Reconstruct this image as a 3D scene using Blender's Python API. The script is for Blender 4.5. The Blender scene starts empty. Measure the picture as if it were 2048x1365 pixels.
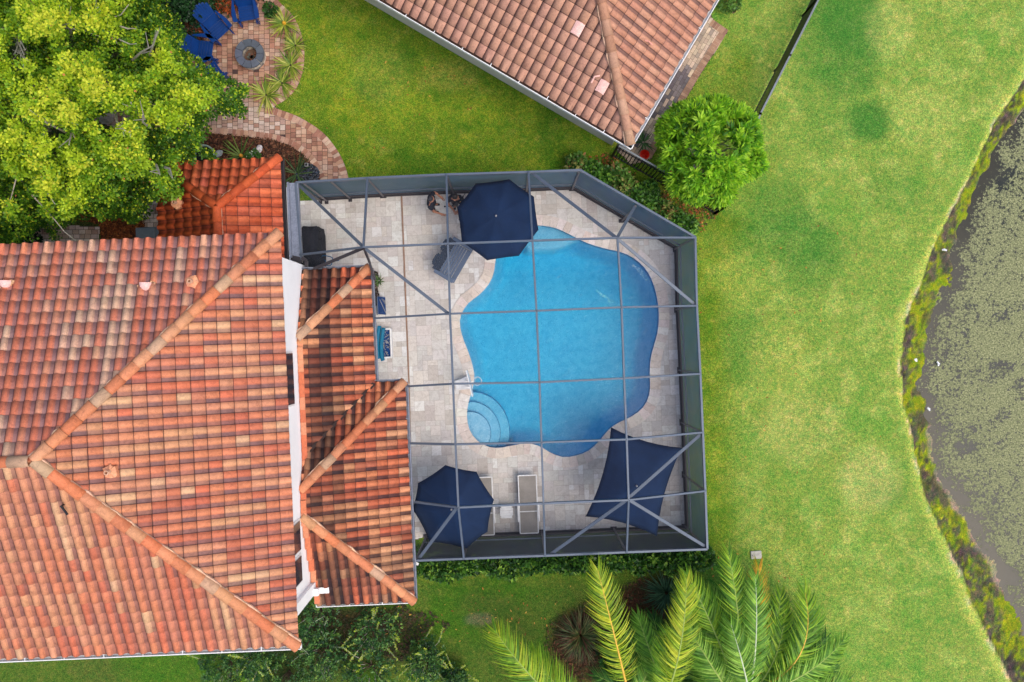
import bpy, bmesh, math, random
import numpy as np
from mathutils import Vector, Matrix
R = math.radians
rnd = random.Random(7)
ORD = 'first second third fourth fifth sixth seventh eighth ninth tenth eleventh twelfth thirteenth fourteenth fifteenth sixteenth seventeenth eighteenth nineteenth twentieth'.split()
sc = bpy.context.scene
# ---------------------------------------------------------------- camera, sky, sun, exposure
CAMH = 25.0
cam = bpy.data.objects.new('camera', bpy.data.cameras.new('camera'))
sc.collection.objects.link(cam); sc.camera = cam
cam.location = (0, 0, CAMH); cam.rotation_euler = (0, 0, 0)
cam.data.sensor_width = 36; cam.data.lens = 36 * CAMH / 32.0
cam.data.clip_end = 400; cam.data.clip_start = 0.5
SUN_EL, SUN_AZ = R(62), R(122)          # azimuth clockwise from +Y: light comes from the upper right
w = bpy.data.worlds.new("World"); sc.world = w; w.use_nodes = True
nt = w.node_tree
sky = nt.nodes.new('ShaderNodeTexSky'); sky.sky_type = 'NISHITA'; sky.sun_disc = False
sky.sun_elevation = SUN_EL; sky.sun_rotation = SUN_AZ
sky.air_density = 1.0; sky.dust_density = 4.0; sky.ozone_density = 1.0
bg = nt.nodes['Background']; bg.inputs[1].default_value = 0.15
nt.links.new(sky.outputs[0], bg.inputs[0])
sl = bpy.data.lights.new('sun', 'SUN'); sl.energy = .8; sl.angle = R(42); sl.color = (1.0, 0.93, 0.82)
so = bpy.data.objects.new('sun', sl); sc.collection.objects.link(so)
sd = Vector((math.sin(SUN_AZ) * math.cos(SUN_EL), math.cos(SUN_AZ) * math.cos(SUN_EL), math.sin(SUN_EL)))
so.rotation_euler = sd.to_track_quat('Z', 'Y').to_euler(); so.location = sd * 60
sc.view_settings.view_transform = 'Standard'; sc.view_settings.look = 'None'
sc.view_settings.exposure = 0.60; sc.view_settings.gamma = 1

# ---------------------------------------------------------------- helpers
def P(px, py, z=0.0):
    k = (CAMH - z) / 1600.0
    return Vector(((px - 1024) * k, (682.5 - py) * k, z))
def lin(c):
    c = c / 255.0
    return c / 12.92 if c <= 0.04045 else ((c + 0.055) / 1.055) ** 2.4
def C(r, g, b): return (lin(r), lin(g), lin(b))
def mixc(a, b, t): return tuple(a[i] * (1 - t) + b[i] * t for i in range(3))
def jit(c, s, r=rnd):
    k = 1 + r.uniform(-s, s)
    return tuple(max(0.001, x * k * (1 + r.uniform(-s, s) * .35)) for x in c)

def tag(o, label=None, cat=None, group=None, kind=None):
    if label: o['label'] = label
    if cat: o['category'] = cat
    if group: o['group'] = group
    if kind: o['kind'] = kind
    return o
def empty(name, loc=(0, 0, 0), rz=0, label=None, cat=None, group=None):
    o = bpy.data.objects.new(name, None); sc.collection.objects.link(o)
    o.location = loc; o.rotation_euler = (0, 0, rz); o.empty_display_size = .2
    return tag(o, label, cat, group)
def copy_tree(o, parent=None):
    c = o.copy(); sc.collection.objects.link(c)
    if parent: c.parent = parent
    for ch in list(o.children): copy_tree(ch, c)
    return c

class MB:
    def __init__(s): s.v = []; s.f = []; s.c = []; s.col = (1, 1, 1); s.sm = []; s.smooth = False
    def vert(s, p): s.v.append(tuple(p)); return len(s.v) - 1
    def face(s, idx, col=None): s.f.append(tuple(idx)); s.c.append(col or s.col); s.sm.append(s.smooth)
    def poly(s, pts, col=None): s.face([s.vert(p) for p in pts], col)
    def box(s, c, size, M=None, col=None, bev=0):
        hx, hy, hz = size[0] / 2, size[1] / 2, size[2] / 2
        c = Vector(c); n = len(s.v)
        for x, y, z in ((-1,-1,-1),(1,-1,-1),(1,1,-1),(-1,1,-1),(-1,-1,1),(1,-1,1),(1,1,1),(-1,1,1)):
            p = Vector((x * hx, y * hy, z * hz))
            if M: p = M @ p
            s.vert(c + p)
        for q in ((0,3,2,1),(4,5,6,7),(0,1,5,4),(1,2,6,5),(2,3,7,6),(3,0,4,7)): s.face([n + i for i in q], col)
    def bar(s, a, b, w, h, col=None, up=(0, 0, 1)):
        a, b = Vector(a), Vector(b); d = (b - a); L = d.length
        if L < 1e-5: return
        d.normalize(); u = Vector(up)
        if abs(d.dot(u)) > .98: u = Vector((1, 0, 0))
        x = d.cross(u).normalized(); y = x.cross(d)
        M = Matrix((x, d, y)).transposed()
        s.box((a + b) / 2, (w, L, h), M, col)
    def tube(s, pts, r, n=8, col=None, cap=True):
        pts = [Vector(p) for p in pts]; rr = r if isinstance(r, (list, tuple)) else [r] * len(pts)
        prev = None; base = len(s.v)
        for i, p in enumerate(pts):
            d = (pts[min(i + 1, len(pts) - 1)] - pts[max(i - 1, 0)]).normalized()
            if prev is None:
                u = Vector((0, 0, 1)) if abs(d.z) < .9 else Vector((1, 0, 0))
                x = d.cross(u).normalized()
            else: x = (prev - d * prev.dot(d)).normalized()
            prev = x; y = d.cross(x)
            for k in range(n):
                a = 2 * math.pi * k / n
                s.vert(p + (x * math.cos(a) + y * math.sin(a)) * rr[i])
        for i in range(len(pts) - 1):
            for k in range(n):
                a = base + i * n + k; b = base + i * n + (k + 1) % n
                s.face((a, b, b + n, a + n), col)
        if cap:
            s.face([base + k for k in range(n)][::-1], col)
            s.face([base + (len(pts) - 1) * n + k for k in range(n)], col)
    def lathe(s, prof, c=(0, 0, 0), n=24, col=None):
        c = Vector(c); base = len(s.v)
        for r, z in prof:
            for k in range(n):
                a = 2 * math.pi * k / n
                s.vert(c + Vector((r * math.cos(a), r * math.sin(a), z)))
        for i in range(len(prof) - 1):
            for k in range(n):
                a = base + i * n + k; b = base + i * n + (k + 1) % n
                s.face((a, b, b + n, a + n), col)
    def prism(s, pts, z0, z1, col=None):
        n = len(pts); a = [s.vert((p[0], p[1], z0)) for p in pts]; b = [s.vert((p[0], p[1], z1)) for p in pts]
        s.face(b, col); s.face(a[::-1], col)
        for i in range(n): s.face((a[i], a[(i+1) % n], b[(i+1) % n], b[i]), col)
    def build(s, name, mat, parent=None, clip=None, loc=None, bevel=0, weld=False):
        bm = bmesh.new(); lay = bm.loops.layers.float_color.new('Col')
        vs = [bm.verts.new(p) for p in s.v]
        for f, c, sm in zip(s.f, s.c, s.sm):
            try: bf = bm.faces.new([vs[i] for i in f])
            except ValueError: continue
            bf.smooth = sm
            for l in bf.loops: l[lay] = (c[0], c[1], c[2], 1)
        for co, no in (clip or []):
            bmesh.ops.bisect_plane(bm, geom=bm.verts[:] + bm.edges[:] + bm.faces[:], dist=1e-5, plane_co=co, plane_no=no, clear_outer=True)
        if weld: bmesh.ops.remove_doubles(bm, verts=bm.verts, dist=weld)
        me = bpy.data.meshes.new(name); bm.to_mesh(me); bm.free()
        me.materials.append(mat)
        o = bpy.data.objects.new(name, me); sc.collection.objects.link(o)
        if parent: o.parent = parent
        if loc is not None: o.location = loc
        if bevel:
            m = o.modifiers.new('bevel', 'BEVEL'); m.width = bevel; m.segments = 2; m.limit_method = 'ANGLE'
        return o

def npmesh(name, V, F, cols, mat, parent=None, smooth=False):
    """V (n,3), F (m,k) int, cols (m,3) per face"""
    V = np.asarray(V, dtype=np.float32); F = np.asarray(F, dtype=np.int32); k = F.shape[1]; m = len(F)
    me = bpy.data.meshes.new(name)
    me.vertices.add(len(V)); me.vertices.foreach_set('co', V.ravel())
    me.loops.add(m * k); me.loops.foreach_set('vertex_index', F.ravel())
    me.polygons.add(m); me.polygons.foreach_set('loop_start', np.arange(0, m * k, k, dtype=np.int32))
    try: me.polygons.foreach_set('loop_total', np.full(m, k, dtype=np.int32))
    except Exception: pass
    me.update(calc_edges=True)
    a = me.attributes.new('Col', 'FLOAT_COLOR', 'CORNER')
    cc = np.ones((m, k, 4), dtype=np.float32); cc[:, :, :3] = np.asarray(cols, dtype=np.float32)[:, None, :]
    a.data.foreach_set('color', cc.ravel())
    if smooth: me.polygons.foreach_set('use_smooth', np.ones(m, dtype=bool))
    me.materials.append(mat); me.validate()
    o = bpy.data.objects.new(name, me); sc.collection.objects.link(o)
    if parent: o.parent = parent
    return o

# ---- node helper
class NM:
    def __init__(s, name):
        s.m = bpy.data.materials.new(name); s.m.use_nodes = True; s.t = s.m.node_tree
        s.b = s.t.nodes['Principled BSDF']; s.out = s.t.nodes['Material Output']
        s.tc = s.t.nodes.new('ShaderNodeTexCoord'); s.co = s.tc.outputs['Object']
    def N(s, ty, **kw):
        n = s.t.nodes.new(ty)
        for k, v in kw.items(): setattr(n, k, v)
        return n
    def L(s, a, b): s.t.links.new(a, b)
    def noise(s, scale, detail=3, rough=.55, vec=None, dist=0, out=0):
        n = s.N('ShaderNodeTexNoise'); n.inputs['Scale'].default_value = scale; n.inputs['Detail'].default_value = detail
        n.inputs['Roughness'].default_value = rough; n.inputs['Distortion'].default_value = dist
        s.L(vec or s.co, n.inputs['Vector']); return n.outputs[out]
    def ramp(s, fac, stops, interp='LINEAR'):
        n = s.N('ShaderNodeValToRGB'); n.color_ramp.interpolation = interp; e = n.color_ramp.elements
        while len(e) < len(stops): e.new(.5)
        for el, (p, c) in zip(e, stops):
            el.position = p; el.color = (*c, 1) if not isinstance(c, (int, float)) else (c, c, c, 1)
        s.L(fac, n.inputs[0]); return n.outputs[0]
    def mix(s, fac, a, b, mode='MIX'):
        n = s.N('ShaderNodeMix', data_type='RGBA', blend_type=mode)
        for i, v in ((0, fac), (6, a), (7, b)):
            sock = n.inputs[i]
            if isinstance(v, (int, float)): sock.default_value = v if i == 0 else (v, v, v, 1)
            elif isinstance(v, tuple): sock.default_value = (*v, 1)
            else: s.L(v, sock)
        return n.outputs[2]
    def attr(s, name='Col', out='Color'):
        n = s.N('ShaderNodeAttribute', attribute_name=name); return n.outputs[out]
    def map(s, scale=(1, 1, 1), rot=(0, 0, 0)):
        n = s.N('ShaderNodeMapping'); n.inputs['Scale'].default_value = scale; n.inputs['Rotation'].default_value = rot
        s.L(s.co, n.inputs[0]); return n.outputs[0]
    def bump(s, h, strength=.5, dist=.02):
        n = s.N('ShaderNodeBump'); n.inputs['Strength'].default_value = strength; n.inputs['Distance'].default_value = dist
        s.L(h, n.inputs['Height']); s.L(n.outputs[0], s.b.inputs['Normal'])
    def col(s, c):
        if isinstance(c, tuple): s.b.inputs['Base Color'].default_value = (*c, 1)
        else: s.L(c, s.b.inputs['Base Color'])
    def set(s, rough=.6, metal=0, spec=.5):
        s.b.inputs['Roughness'].default_value = rough; s.b.inputs['Metallic'].default_value = metal
        s.b.inputs['Specular IOR Level'].default_value = spec
        return s

def vmat(name, rough=.7, ns=6, amt=.25, fine=60, famt=.15, bump=.3, bdist=.005, spec=.3, metal=0):
    m = NM(name).set(rough, metal, spec)
    n1 = m.ramp(m.noise(ns, 4), [(.25, 1 - amt), (.75, 1 + amt)])
    n2 = m.ramp(m.noise(fine, 3), [(.3, 1 - famt), (.7, 1 + famt)])
    m.col(m.mix(1, m.mix(1, m.attr(), n1, 'MULTIPLY'), n2, 'MULTIPLY'))
    m.bump(m.noise(fine, 4), bump, bdist); return m.m
def pmat(name, c, rough=.6, metal=0, ns=8, amt=.15, fine=80, famt=.08, bump=.15, spec=.4):
    m = NM(name).set(rough, metal, spec)
    n1 = m.ramp(m.noise(ns, 4), [(.25, 1 - amt), (.75, 1 + amt)])
    n2 = m.ramp(m.noise(fine, 3), [(.3, 1 - famt), (.7, 1 + famt)])
    m.col(m.mix(1, m.mix(1, c, n1, 'MULTIPLY'), n2, 'MULTIPLY'))
    m.bump(m.noise(fine, 4), bump, .003); return m.m
def leafmat(name, trans=.35, rough=.5):
    m = NM(name).set(rough, 0, .3); a = m.attr()
    v = m.mix(1, a, m.ramp(m.noise(9, 2), [(.3, .78), (.7, 1.2)]), 'MULTIPLY')
    m.col(v); tr = m.N('ShaderNodeBsdfTranslucent'); m.L(v, tr.inputs[0])
    mx = m.N('ShaderNodeMixShader'); mx.inputs[0].default_value = trans
    m.L(m.b.outputs[0], mx.inputs[1]); m.L(tr.outputs[0], mx.inputs[2]); m.L(mx.outputs[0], m.out.inputs[0])
    return m.m
def screenmat(name, c, op):
    m = NM(name).set(.6, 0, .3); m.col(c)
    # fine woven mesh density varies a little
    f = m.ramp(m.noise(1.2, 3), [(.3, op * .93), (.7, min(1, op * 1.06))])
    tr = m.N('ShaderNodeBsdfTransparent'); mx = m.N('ShaderNodeMixShader')
    m.L(f, mx.inputs[0]); m.L(tr.outputs[0], mx.inputs[1]); m.L(m.b.outputs[0], mx.inputs[2]); m.L(mx.outputs[0], m.out.inputs[0])
    return m.m

# ---- numpy noise
def vnoise(x, y, seed=0):
    xi = np.floor(x).astype(np.int64); yi = np.floor(y).astype(np.int64); fx = x - xi; fy = y - yi
    def h(a, b):
        n = (a * 374761393 + b * 668265263 + seed * 982451653) & 0x7fffffff
        n = ((n ^ (n >> 13)) * 1274126177) & 0x7fffffff
        return ((n ^ (n >> 16)) & 0xffff) / 65535.0
    fx = fx * fx * (3 - 2 * fx); fy = fy * fy * (3 - 2 * fy)
    return (h(xi, yi) * (1 - fx) + h(xi + 1, yi) * fx) * (1 - fy) + (h(xi, yi + 1) * (1 - fx) + h(xi + 1, yi + 1) * fx) * fy
def fbm(x, y, seed=0, o=4):
    t = 0; a = 1; s = 0
    for i in range(o): t = t + a * vnoise(x * 2 ** i, y * 2 ** i, seed + i * 17); s += a; a *= .55
    return t / s
def sstep(a, b, x): t = np.clip((x - a) / (b - a), 0, 1); return t * t * (3 - 2 * t)
def pip(poly, X, Y):
    poly = np.asarray(poly, dtype=float); ins = np.zeros(np.shape(X), dtype=bool); n = len(poly); j = n - 1
    for i in range(n):
        xi, yi = poly[i][:2]; xj, yj = poly[j][:2]
        with np.errstate(divide='ignore', invalid='ignore'):
            c = ((yi > Y) != (yj > Y)) & (X < (xj - xi) * (Y - yi) / (yj - yi + 1e-12) + xi)
        ins ^= c; j = i
    return ins
def segdist(poly, X, Y, closed=True):
    poly = np.asarray(poly, dtype=float); d = np.full(np.shape(X), 1e9); n = len(poly)
    for i in range(n if closed else n - 1):
        a = poly[i][:2]; b = poly[(i + 1) % n][:2]; ab = b - a
        t = np.clip(((X - a[0]) * ab[0] + (Y - a[1]) * ab[1]) / (ab @ ab + 1e-12), 0, 1)
        d = np.minimum(d, np.hypot(X - a[0] - t * ab[0], Y - a[1] - t * ab[1]))
    return d
def smoothloop(pts, k=5, closed=True):
    pts = [Vector(p) for p in pts]; n = len(pts); out = []
    rng = range(n if closed else n - 1)
    for i in rng:
        if closed: p0, p1, p2, p3 = pts[(i-1) % n], pts[i], pts[(i+1) % n], pts[(i+2) % n]
        else: p0, p1, p2, p3 = pts[max(i-1, 0)], pts[i], pts[i+1], pts[min(i+2, n-1)]
        for j in range(k):
            t = j / k
            out.append(.5 * ((2*p1) + (p2-p0)*t + (2*p0-5*p1+4*p2-p3)*t*t + (3*p1-p0-3*p2+p3)*t**3))
    if not closed: out.append(pts[-1])
    return out
def resample(pts, step, closed=True):
    q = pts + [pts[0]] if closed else pts
    L = [0]
    for a, b in zip(q, q[1:]): L.append(L[-1] + (b - a).length)
    n = max(2, round(L[-1] / step)); out = []; j = 0
    for i in range(n if closed else n + 1):
        d = L[-1] * i / n
        while j < len(L) - 2 and L[j + 1] < d: j += 1
        t = (d - L[j]) / max(1e-9, L[j+1] - L[j]); out.append(q[j].lerp(q[j+1], min(1, max(0, t))))
    return out
def W(pts, z=0): return [P(x, y, z) for x, y in pts]

# ---------------------------------------------------------------- key outlines (world metres from the survey of the photograph)
POOL = resample(smoothloop(W([(1085,450),(1115,456),(1140,468),(1160,478),(1180,487),(1215,497),(1242,503),(1265,513),(1287,531),(1302,553),(1313,583),(1319,620),(1318,658),(1310,690),(1303,717),(1301,747),(1302,775),(1297,800),(1284,820),(1262,836),(1240,846),(1223,857),(1209,872),(1194,890),(1175,905),(1150,914),(1125,916),(1101,908),(1080,895),(1058,889),(1030,892),(1000,898),(978,896),(958,887),(942,870),(934,850),(932,828),(935,805),(943,780),(947,755),(943,730),(935,705),(925,680),(918,652),(920,630),(935,606),(957,589),(976,568),(986,545),(990,515),(1000,487),(1020,466),(1050,452)], 0), 4), .12)
POOLN = np.array([(p.x, p.y) for p in POOL])
EYE = [0, 150, 200, 250, 310, 380, 430, 480, 530, 580, 640, 680, 740, 800, 850, 930, 990, 1060, 1115, 1180, 1240, 1310, 1365, 1600]
EXE = [2120, 2050, 2020, 1988, 1960, 1925, 1900, 1872, 1852, 1836, 1812, 1804, 1804, 1806, 1820, 1833, 1850, 1880, 1905, 1935, 1960, 1995, 2022, 2120]
WYE = [0, 245, 290, 370, 460, 540, 640, 700, 770, 800, 870, 930, 985, 1050, 1120, 1200, 1300, 1600]
WXE = [2230, 2052, 2012, 1972, 1942, 1925, 1890, 1870, 1858, 1868, 1880, 1890, 1920, 1960, 2005, 2050, 2090, 2200]
TH = R(2.5); CT, ST = math.cos(TH), math.sin(TH)
def H(u, v, z=0): return Vector((u * CT - v * ST, u * ST + v * CT, z))

# ---------------------------------------------------------------- ground
def axis(lo, hi, st, far):
    core = np.arange(lo, hi + 1e-6, st); n = 16
    out = np.geomspace(1, far / hi if hi > 0 else 1, n)[1:]
    return np.concatenate([(lo * np.geomspace(1, far / abs(lo), n)[1:])[::-1], core, hi * np.geomspace(1, far / hi, n)[1:]])
gx = axis(-17.5, 19.0, .09, 150); gy = axis(-12.5, 12.5, .09, 150)
GX, GY = np.meshgrid(gx, gy)
PX = GX * 64 + 1024; PY = 682.5 - GY * 64
wob = (fbm(GX * 1.4, GY * 1.4, 5) - .5) * 26 + (fbm(GX * 5, GY * 5, 9) - .5) * 12
xe = np.interp(PY, EYE, EXE) + wob * .45
wx = np.interp(PY, WYE, WXE) + wob
T = (PX - xe) / np.maximum(wx - xe, 20)
Z = np.where(T < 0, 0, 0) - .16 * sstep(0, .12, T) - .34 * sstep(.1, 1.02, T) - .7 * sstep(1.0, 2.6, T)
Z = Z + (T > 0) * (T < 1.1) * (fbm(GX * 6, GY * 6, 3) - .5) * .10
Z = Z + (T < 0) * (fbm(GX * .6, GY * .6, 31) - .5) * .02 - .02
def ga(c): return np.array(c)[None, None, :]
def lerp3(a, b, t): return a * (1 - t[..., None]) + b * t[..., None]
n1 = fbm(GX * .33, GY * .33, 1); n2 = fbm(GX * 1.1, GY * 1.1, 2); n3 = fbm(GX * 3.2, GY * 3.2, 4); n4 = fbm(GX * 8, GY * 8, 6, 2)
west = ga(C(102, 128, 34)) * np.ones(GX.shape + (1,)); east = ga(C(126, 152, 64)) * np.ones(GX.shape + (1,))
tE = sstep(1380, 1640, PX + (n2 - .5) * 300 - .12 * (PY - 700))
tE = np.maximum(tE, sstep(1420, 1500, PX) * sstep(420, 520, PY) * .85)
G = lerp3(west, east, tE)
# lawn toward the lower edge: a darker turf, with some shade painted in
tS = sstep(1090, 1190, PY) * (1 - sstep(1380, 1560, PX + (n2 - .5) * 160))
G = lerp3(G, ga(C(78, 102, 38)), tS * .9)
G = lerp3(G, ga(C(170, 182, 92)), sstep(.5, .7, fbm(GX * 1.8, GY * 1.8, 92)) * .38 * tE)
G = lerp3(G, ga(C(92, 146, 52)), sstep(.52, .72, fbm(GX * 1.2 + 9, GY * 1.2, 12)) * .45 * tE)
G = lerp3(G, ga(C(140, 148, 62)), sstep(.56, .74, n3) * .45 * (1 - tE) * (1 - tS))
G = lerp3(G, ga(C(128, 150, 40)), sstep(.5, .7, n2) * .6 * (1 - tE) * (1 - tS))
G = lerp3(G, ga(C(66, 108, 26)), sstep(.5, .7, fbm(GX * .9 + 40, GY * .9, 13)) * .7 * (1 - tE))
def blob(cx, cy, rx, ry, soft=.35):
    d = np.hypot((PX - cx) / rx, (PY - cy) / ry) + (n3 - .5) * .35
    return 1 - sstep(1 - soft, 1 + soft, d)
dk = ga(C(70, 122, 46))
for cx, cy, rx, ry, a, c in [(1700, 40, 70, 80, .85, dk), (1735, 115, 30, 60, .5, dk), (1655, 70, 60, 90, .5, dk), (1737, 243, 46, 40, .9, dk), (1737, 236, 22, 18, -.0, dk),
                          (1690, 160, 50, 40, .6, dk), (1740, 60, 20, 60, .5, dk), (1650, 250, 40, 60, .25, dk), (1620, 540, 60, 50, .4, dk), (1500, 700, 50, 60, .2, dk), (1600, 480, 70, 60, .55, dk), (1560, 420, 60, 60, .5, dk), (1480, 640, 40, 90, .2, dk), (1660, 490, 50, 40, .3, dk),
                          (1460, 1150, 60, 40, .5, dk), (1770, 985, 40, 30, .45, dk), (1610, 160, 30, 60, .3, dk), (1500, 500, 30, 60, .35, dk), (1790, 380, 60, 50, .3, dk),
                          (1600, 860, 90, 70, .35, ga(C(176, 176, 96))), (1740, 960, 60, 60, .4, ga(C(190, 186, 110))), (1560, 730, 60, 80, .25, ga(C(180, 186, 90))),
                          (1840, 230, 60, 60, .3, ga(C(186, 192, 100))), (1480, 560, 40, 60, .3, ga(C(170, 180, 80))), (1780, 60, 50, 60, .3, ga(C(186, 190, 104))),
                          (900, 150, 60, 30, .35, ga(C(150, 152, 70))), (760, 150, 60, 60, .4, ga(C(128, 146, 60))), (960, 1240, 30, 12, .5, ga(C(120, 110, 90))), (700, 230, 50, 40, .3, ga(C(150, 160, 40)))]:
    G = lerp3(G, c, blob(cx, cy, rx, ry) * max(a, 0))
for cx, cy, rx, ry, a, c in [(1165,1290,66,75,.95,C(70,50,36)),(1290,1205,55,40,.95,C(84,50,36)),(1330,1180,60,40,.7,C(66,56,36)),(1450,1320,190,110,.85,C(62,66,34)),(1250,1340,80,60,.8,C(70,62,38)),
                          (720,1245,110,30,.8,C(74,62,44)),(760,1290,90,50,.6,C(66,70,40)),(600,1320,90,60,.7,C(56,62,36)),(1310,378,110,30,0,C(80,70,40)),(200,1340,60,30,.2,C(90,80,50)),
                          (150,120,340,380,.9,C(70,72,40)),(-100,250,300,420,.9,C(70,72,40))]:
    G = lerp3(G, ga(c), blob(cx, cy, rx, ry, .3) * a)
G = lerp3(G, ga(C(196, 204, 92)), sstep(-.35, -.02, T) * (T < 0) * .55)      # lighter mown edge by the bank
G = lerp3(G, ga(C(206, 190, 150)), sstep(-.12, -.02, T) * (T < .06) * sstep(.46, .6, fbm(GX * 2.2, GY * 2.2, 77)) * .8)
# mud, moss and litter of the bank
mud = ga(C(84, 76, 68)); moss = ga(C(134, 146, 26)); moss2 = ga(C(106, 128, 36)); pink = ga(C(160, 142, 124)); dark = ga(C(52, 46, 42))
nb = fbm(GX * 2.1, GY * 2.1, 21); nc = fbm(GX * 7, GY * 7, 22); ne = fbm(GX * 1.1, GY * 1.1, 23)
B = lerp3(mud * np.ones(GX.shape + (1,)), dark, sstep(.45, .62, nc) * (1 - sstep(.3, .8, T)))
B = lerp3(B, moss2, sstep(.42, .54, nb * .6 + nc * .4 + .12 * sstep(.1, .5, T)) * .85)
B = lerp3(B, moss, sstep(.47, .58, nb * .4 + nc * .6 + .08 * sstep(.25, .5, T)) * .9)
B = lerp3(B, ga(C(176, 188, 30)), sstep(.6, .7, nc) * sstep(.48, .56, ne) * .7)
B = lerp3(B, mud, sstep(.50, .62, fbm(GX * 3, GY * 3, 29)) * .85)
B = lerp3(B, dark, sstep(.56, .64, fbm(GX * 6, GY * 6, 33)) * .7 * (1 - sstep(.5, .9, T)))
B = lerp3(B, pink, sstep(.78, .95, T + (ne - .5) * .6) * .75 * sstep(.45, .55, ne))
G = lerp3(G, B, sstep(-.01, .05, T))
G = lerp3(G, ga(C(84, 80, 72)), sstep(.95, 1.05, T + (nb - .5) * .15))
ins = pip([(p.x, p.y) for p in POOL], GX, GY)
ny, nx = GX.shape
V = np.stack([GX, GY, Z], -1).reshape(-1, 3)
idx = np.arange(nx * ny).reshape(ny, nx)
F = np.stack([idx[:-1, :-1], idx[:-1, 1:], idx[1:, 1:], idx[1:, :-1]], -1).reshape(-1, 4)
keep = ~(ins[:-1, :-1] | ins[1:, 1:] | ins[:-1, 1:] | ins[1:, :-1]).reshape(-1)
m = NM('turf').set(.9, 0, .1)
a = m.attr()
fineA = m.noise(36, 5, .8); fineB = m.noise(110, 3, .8); fineC = m.noise(9, 4, .7)
s1 = m.mix(1, a, m.ramp(fineA, [(.32, .25), (.5, .93), (.68, 1.9)]), 'MULTIPLY')
s2 = m.mix(1, s1, m.ramp(fineB, [(.34, .38), (.5, .98), (.66, 1.75)]), 'MULTIPLY')
hue = m.ramp(m.noise(3.5, 6, .8), [(.36, (.62, .88, .80)), (.46, (.90, 1.0, .95)), (.54, (1.05, 1.0, 1.0)), (.64, (1.42, 1.10, 1.45))])
s2 = m.mix(1, s2, hue, 'MULTIPLY')
s2 = m.mix(1, s2, m.ramp(m.noise(12, 4, .8, vec=m.map((1, 1, 1), (0, 0, .7))), [(.38, (.66, .90, .90)), (.5, (1, 1, 1)), (.62, (1.38, 1.12, 1.25))]), 'MULTIPLY')
s3 = m.mix(1, s2, m.ramp(fineC, [(.3, (.80, .86, .9)), (.5, (1, 1, 1)), (.7, (1.22, 1.1, 1.0))]), 'MULTIPLY')
m.col(s3); m.bump(fineA, .9, .03)
go = npmesh('ground', V, F[keep], np.zeros((keep.sum(), 3)), m.m)
# smooth per-vertex colour on the loops
fc = G.reshape(-1, 3)[F[keep]]
cc = np.ones(fc.shape[:2] + (4,), dtype=np.float32); cc[:, :, :3] = fc
go.data.attributes['Col'].data.foreach_set('color', cc.ravel())
go.data.polygons.foreach_set('use_smooth', np.ones(len(go.data.polygons), dtype=bool))
tag(go, 'mown green lawn running down to the muddy bank', kind='structure')

# lake water with floating algae
wm = NM('lake_water').set(.18, 0, .2)
alg = wm.noise(10, 9, .74); big = wm.noise(.55, 3, .5); mid = wm.noise(2.2, 4, .6)
am = wm.attr('Col')
def madd(a, k, b):
    n = wm.N('ShaderNodeMath', operation='MULTIPLY_ADD'); wm.L(a, n.inputs[0]); n.inputs[1].default_value = k
    if isinstance(b, float): n.inputs[2].default_value = b
    else: wm.L(b, n.inputs[2])
    return n.outputs[0]
sep = wm.N('ShaderNodeSeparateColor'); wm.L(am, sep.inputs[0])
spk3 = wm.noise(60, 3, .8)
val = madd(alg, 2.2, madd(mid, .45, madd(big, .30, madd(spk3, .45, sep.outputs[0]))))
mask = wm.ramp(madd(val, 1.0, -1.03), [(.49, 0.0), (.57, 1.0)])
algc = wm.ramp(wm.noise(22, 5, .7), [(.34, C(58, 68, 48)), (.5, C(122, 126, 88)), (.66, C(184, 182, 138))])
wc = wm.ramp(wm.noise(3, 5, .6), [(.3, C(22, 29, 30)), (.55, C(36, 43, 42)), (.75, C(54, 56, 50))])
wcc = wm.mix(sep.outputs[1], wc, C(56, 54, 44))
wm.col(wm.mix(mask, wcc, algc))
wm.L(wm.mix(mask, .12, .9), wm.b.inputs['Roughness']); wm.bump(wm.mix(1, wm.noise(5, 3), mask, 'ADD'), .25, .01)
lx = np.concatenate([np.arange(12.0, 19, .1), np.geomspace(19, 150, 14)]); ly = np.concatenate([-np.geomspace(13, 150, 12)[::-1], np.arange(-12.5, 12.6, .1), np.geomspace(13, 150, 12)])
LX, LY = np.meshgrid(lx, ly); lpx = LX * 64 + 1024; lpy = 682.5 - LY * 64
wl = (fbm(LX * 1.4, LY * 1.4, 5) - .5) * 26 + (fbm(LX * 3, LY * 3, 91) - .5) * 60
dT = lpx - (np.interp(lpy, WYE, WXE) + wl)
A0 = -.055 - .34 * (1 - sstep(-16, 40, dT)) + .06 * sstep(60, 160, dT) + .04 * sstep(60, 140, dT) - .22 * sstep(.60, .75, fbm(LX * .9, LY * 1.2, 44)) - .12 * sstep(.62, .7, fbm(LX * 2.9, LY * 2.9, 45))
B0 = 1 - sstep(-10, 70, dT)
wcol = np.stack([A0, B0 * .8, np.zeros_like(A0)], -1).reshape(-1, 3)
wi = np.arange(LX.size).reshape(LX.shape); WF = np.stack([wi[:-1, :-1], wi[:-1, 1:], wi[1:, 1:], wi[1:, :-1]], -1).reshape(-1, 4)
lk = npmesh('lake', np.stack([LX, LY, np.full_like(LX, -.5)], -1).reshape(-1, 3), WF, np.zeros((len(WF), 3)), wm.m)
fc = wcol[WF]; cc = np.ones(fc.shape[:2] + (4,), dtype=np.float32); cc[:, :, :3] = fc
lk.data.attributes['Col'].data.foreach_set('color', cc.ravel())
tag(lk, 'dark lake water covered with pale floating algae', kind='structure')

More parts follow.
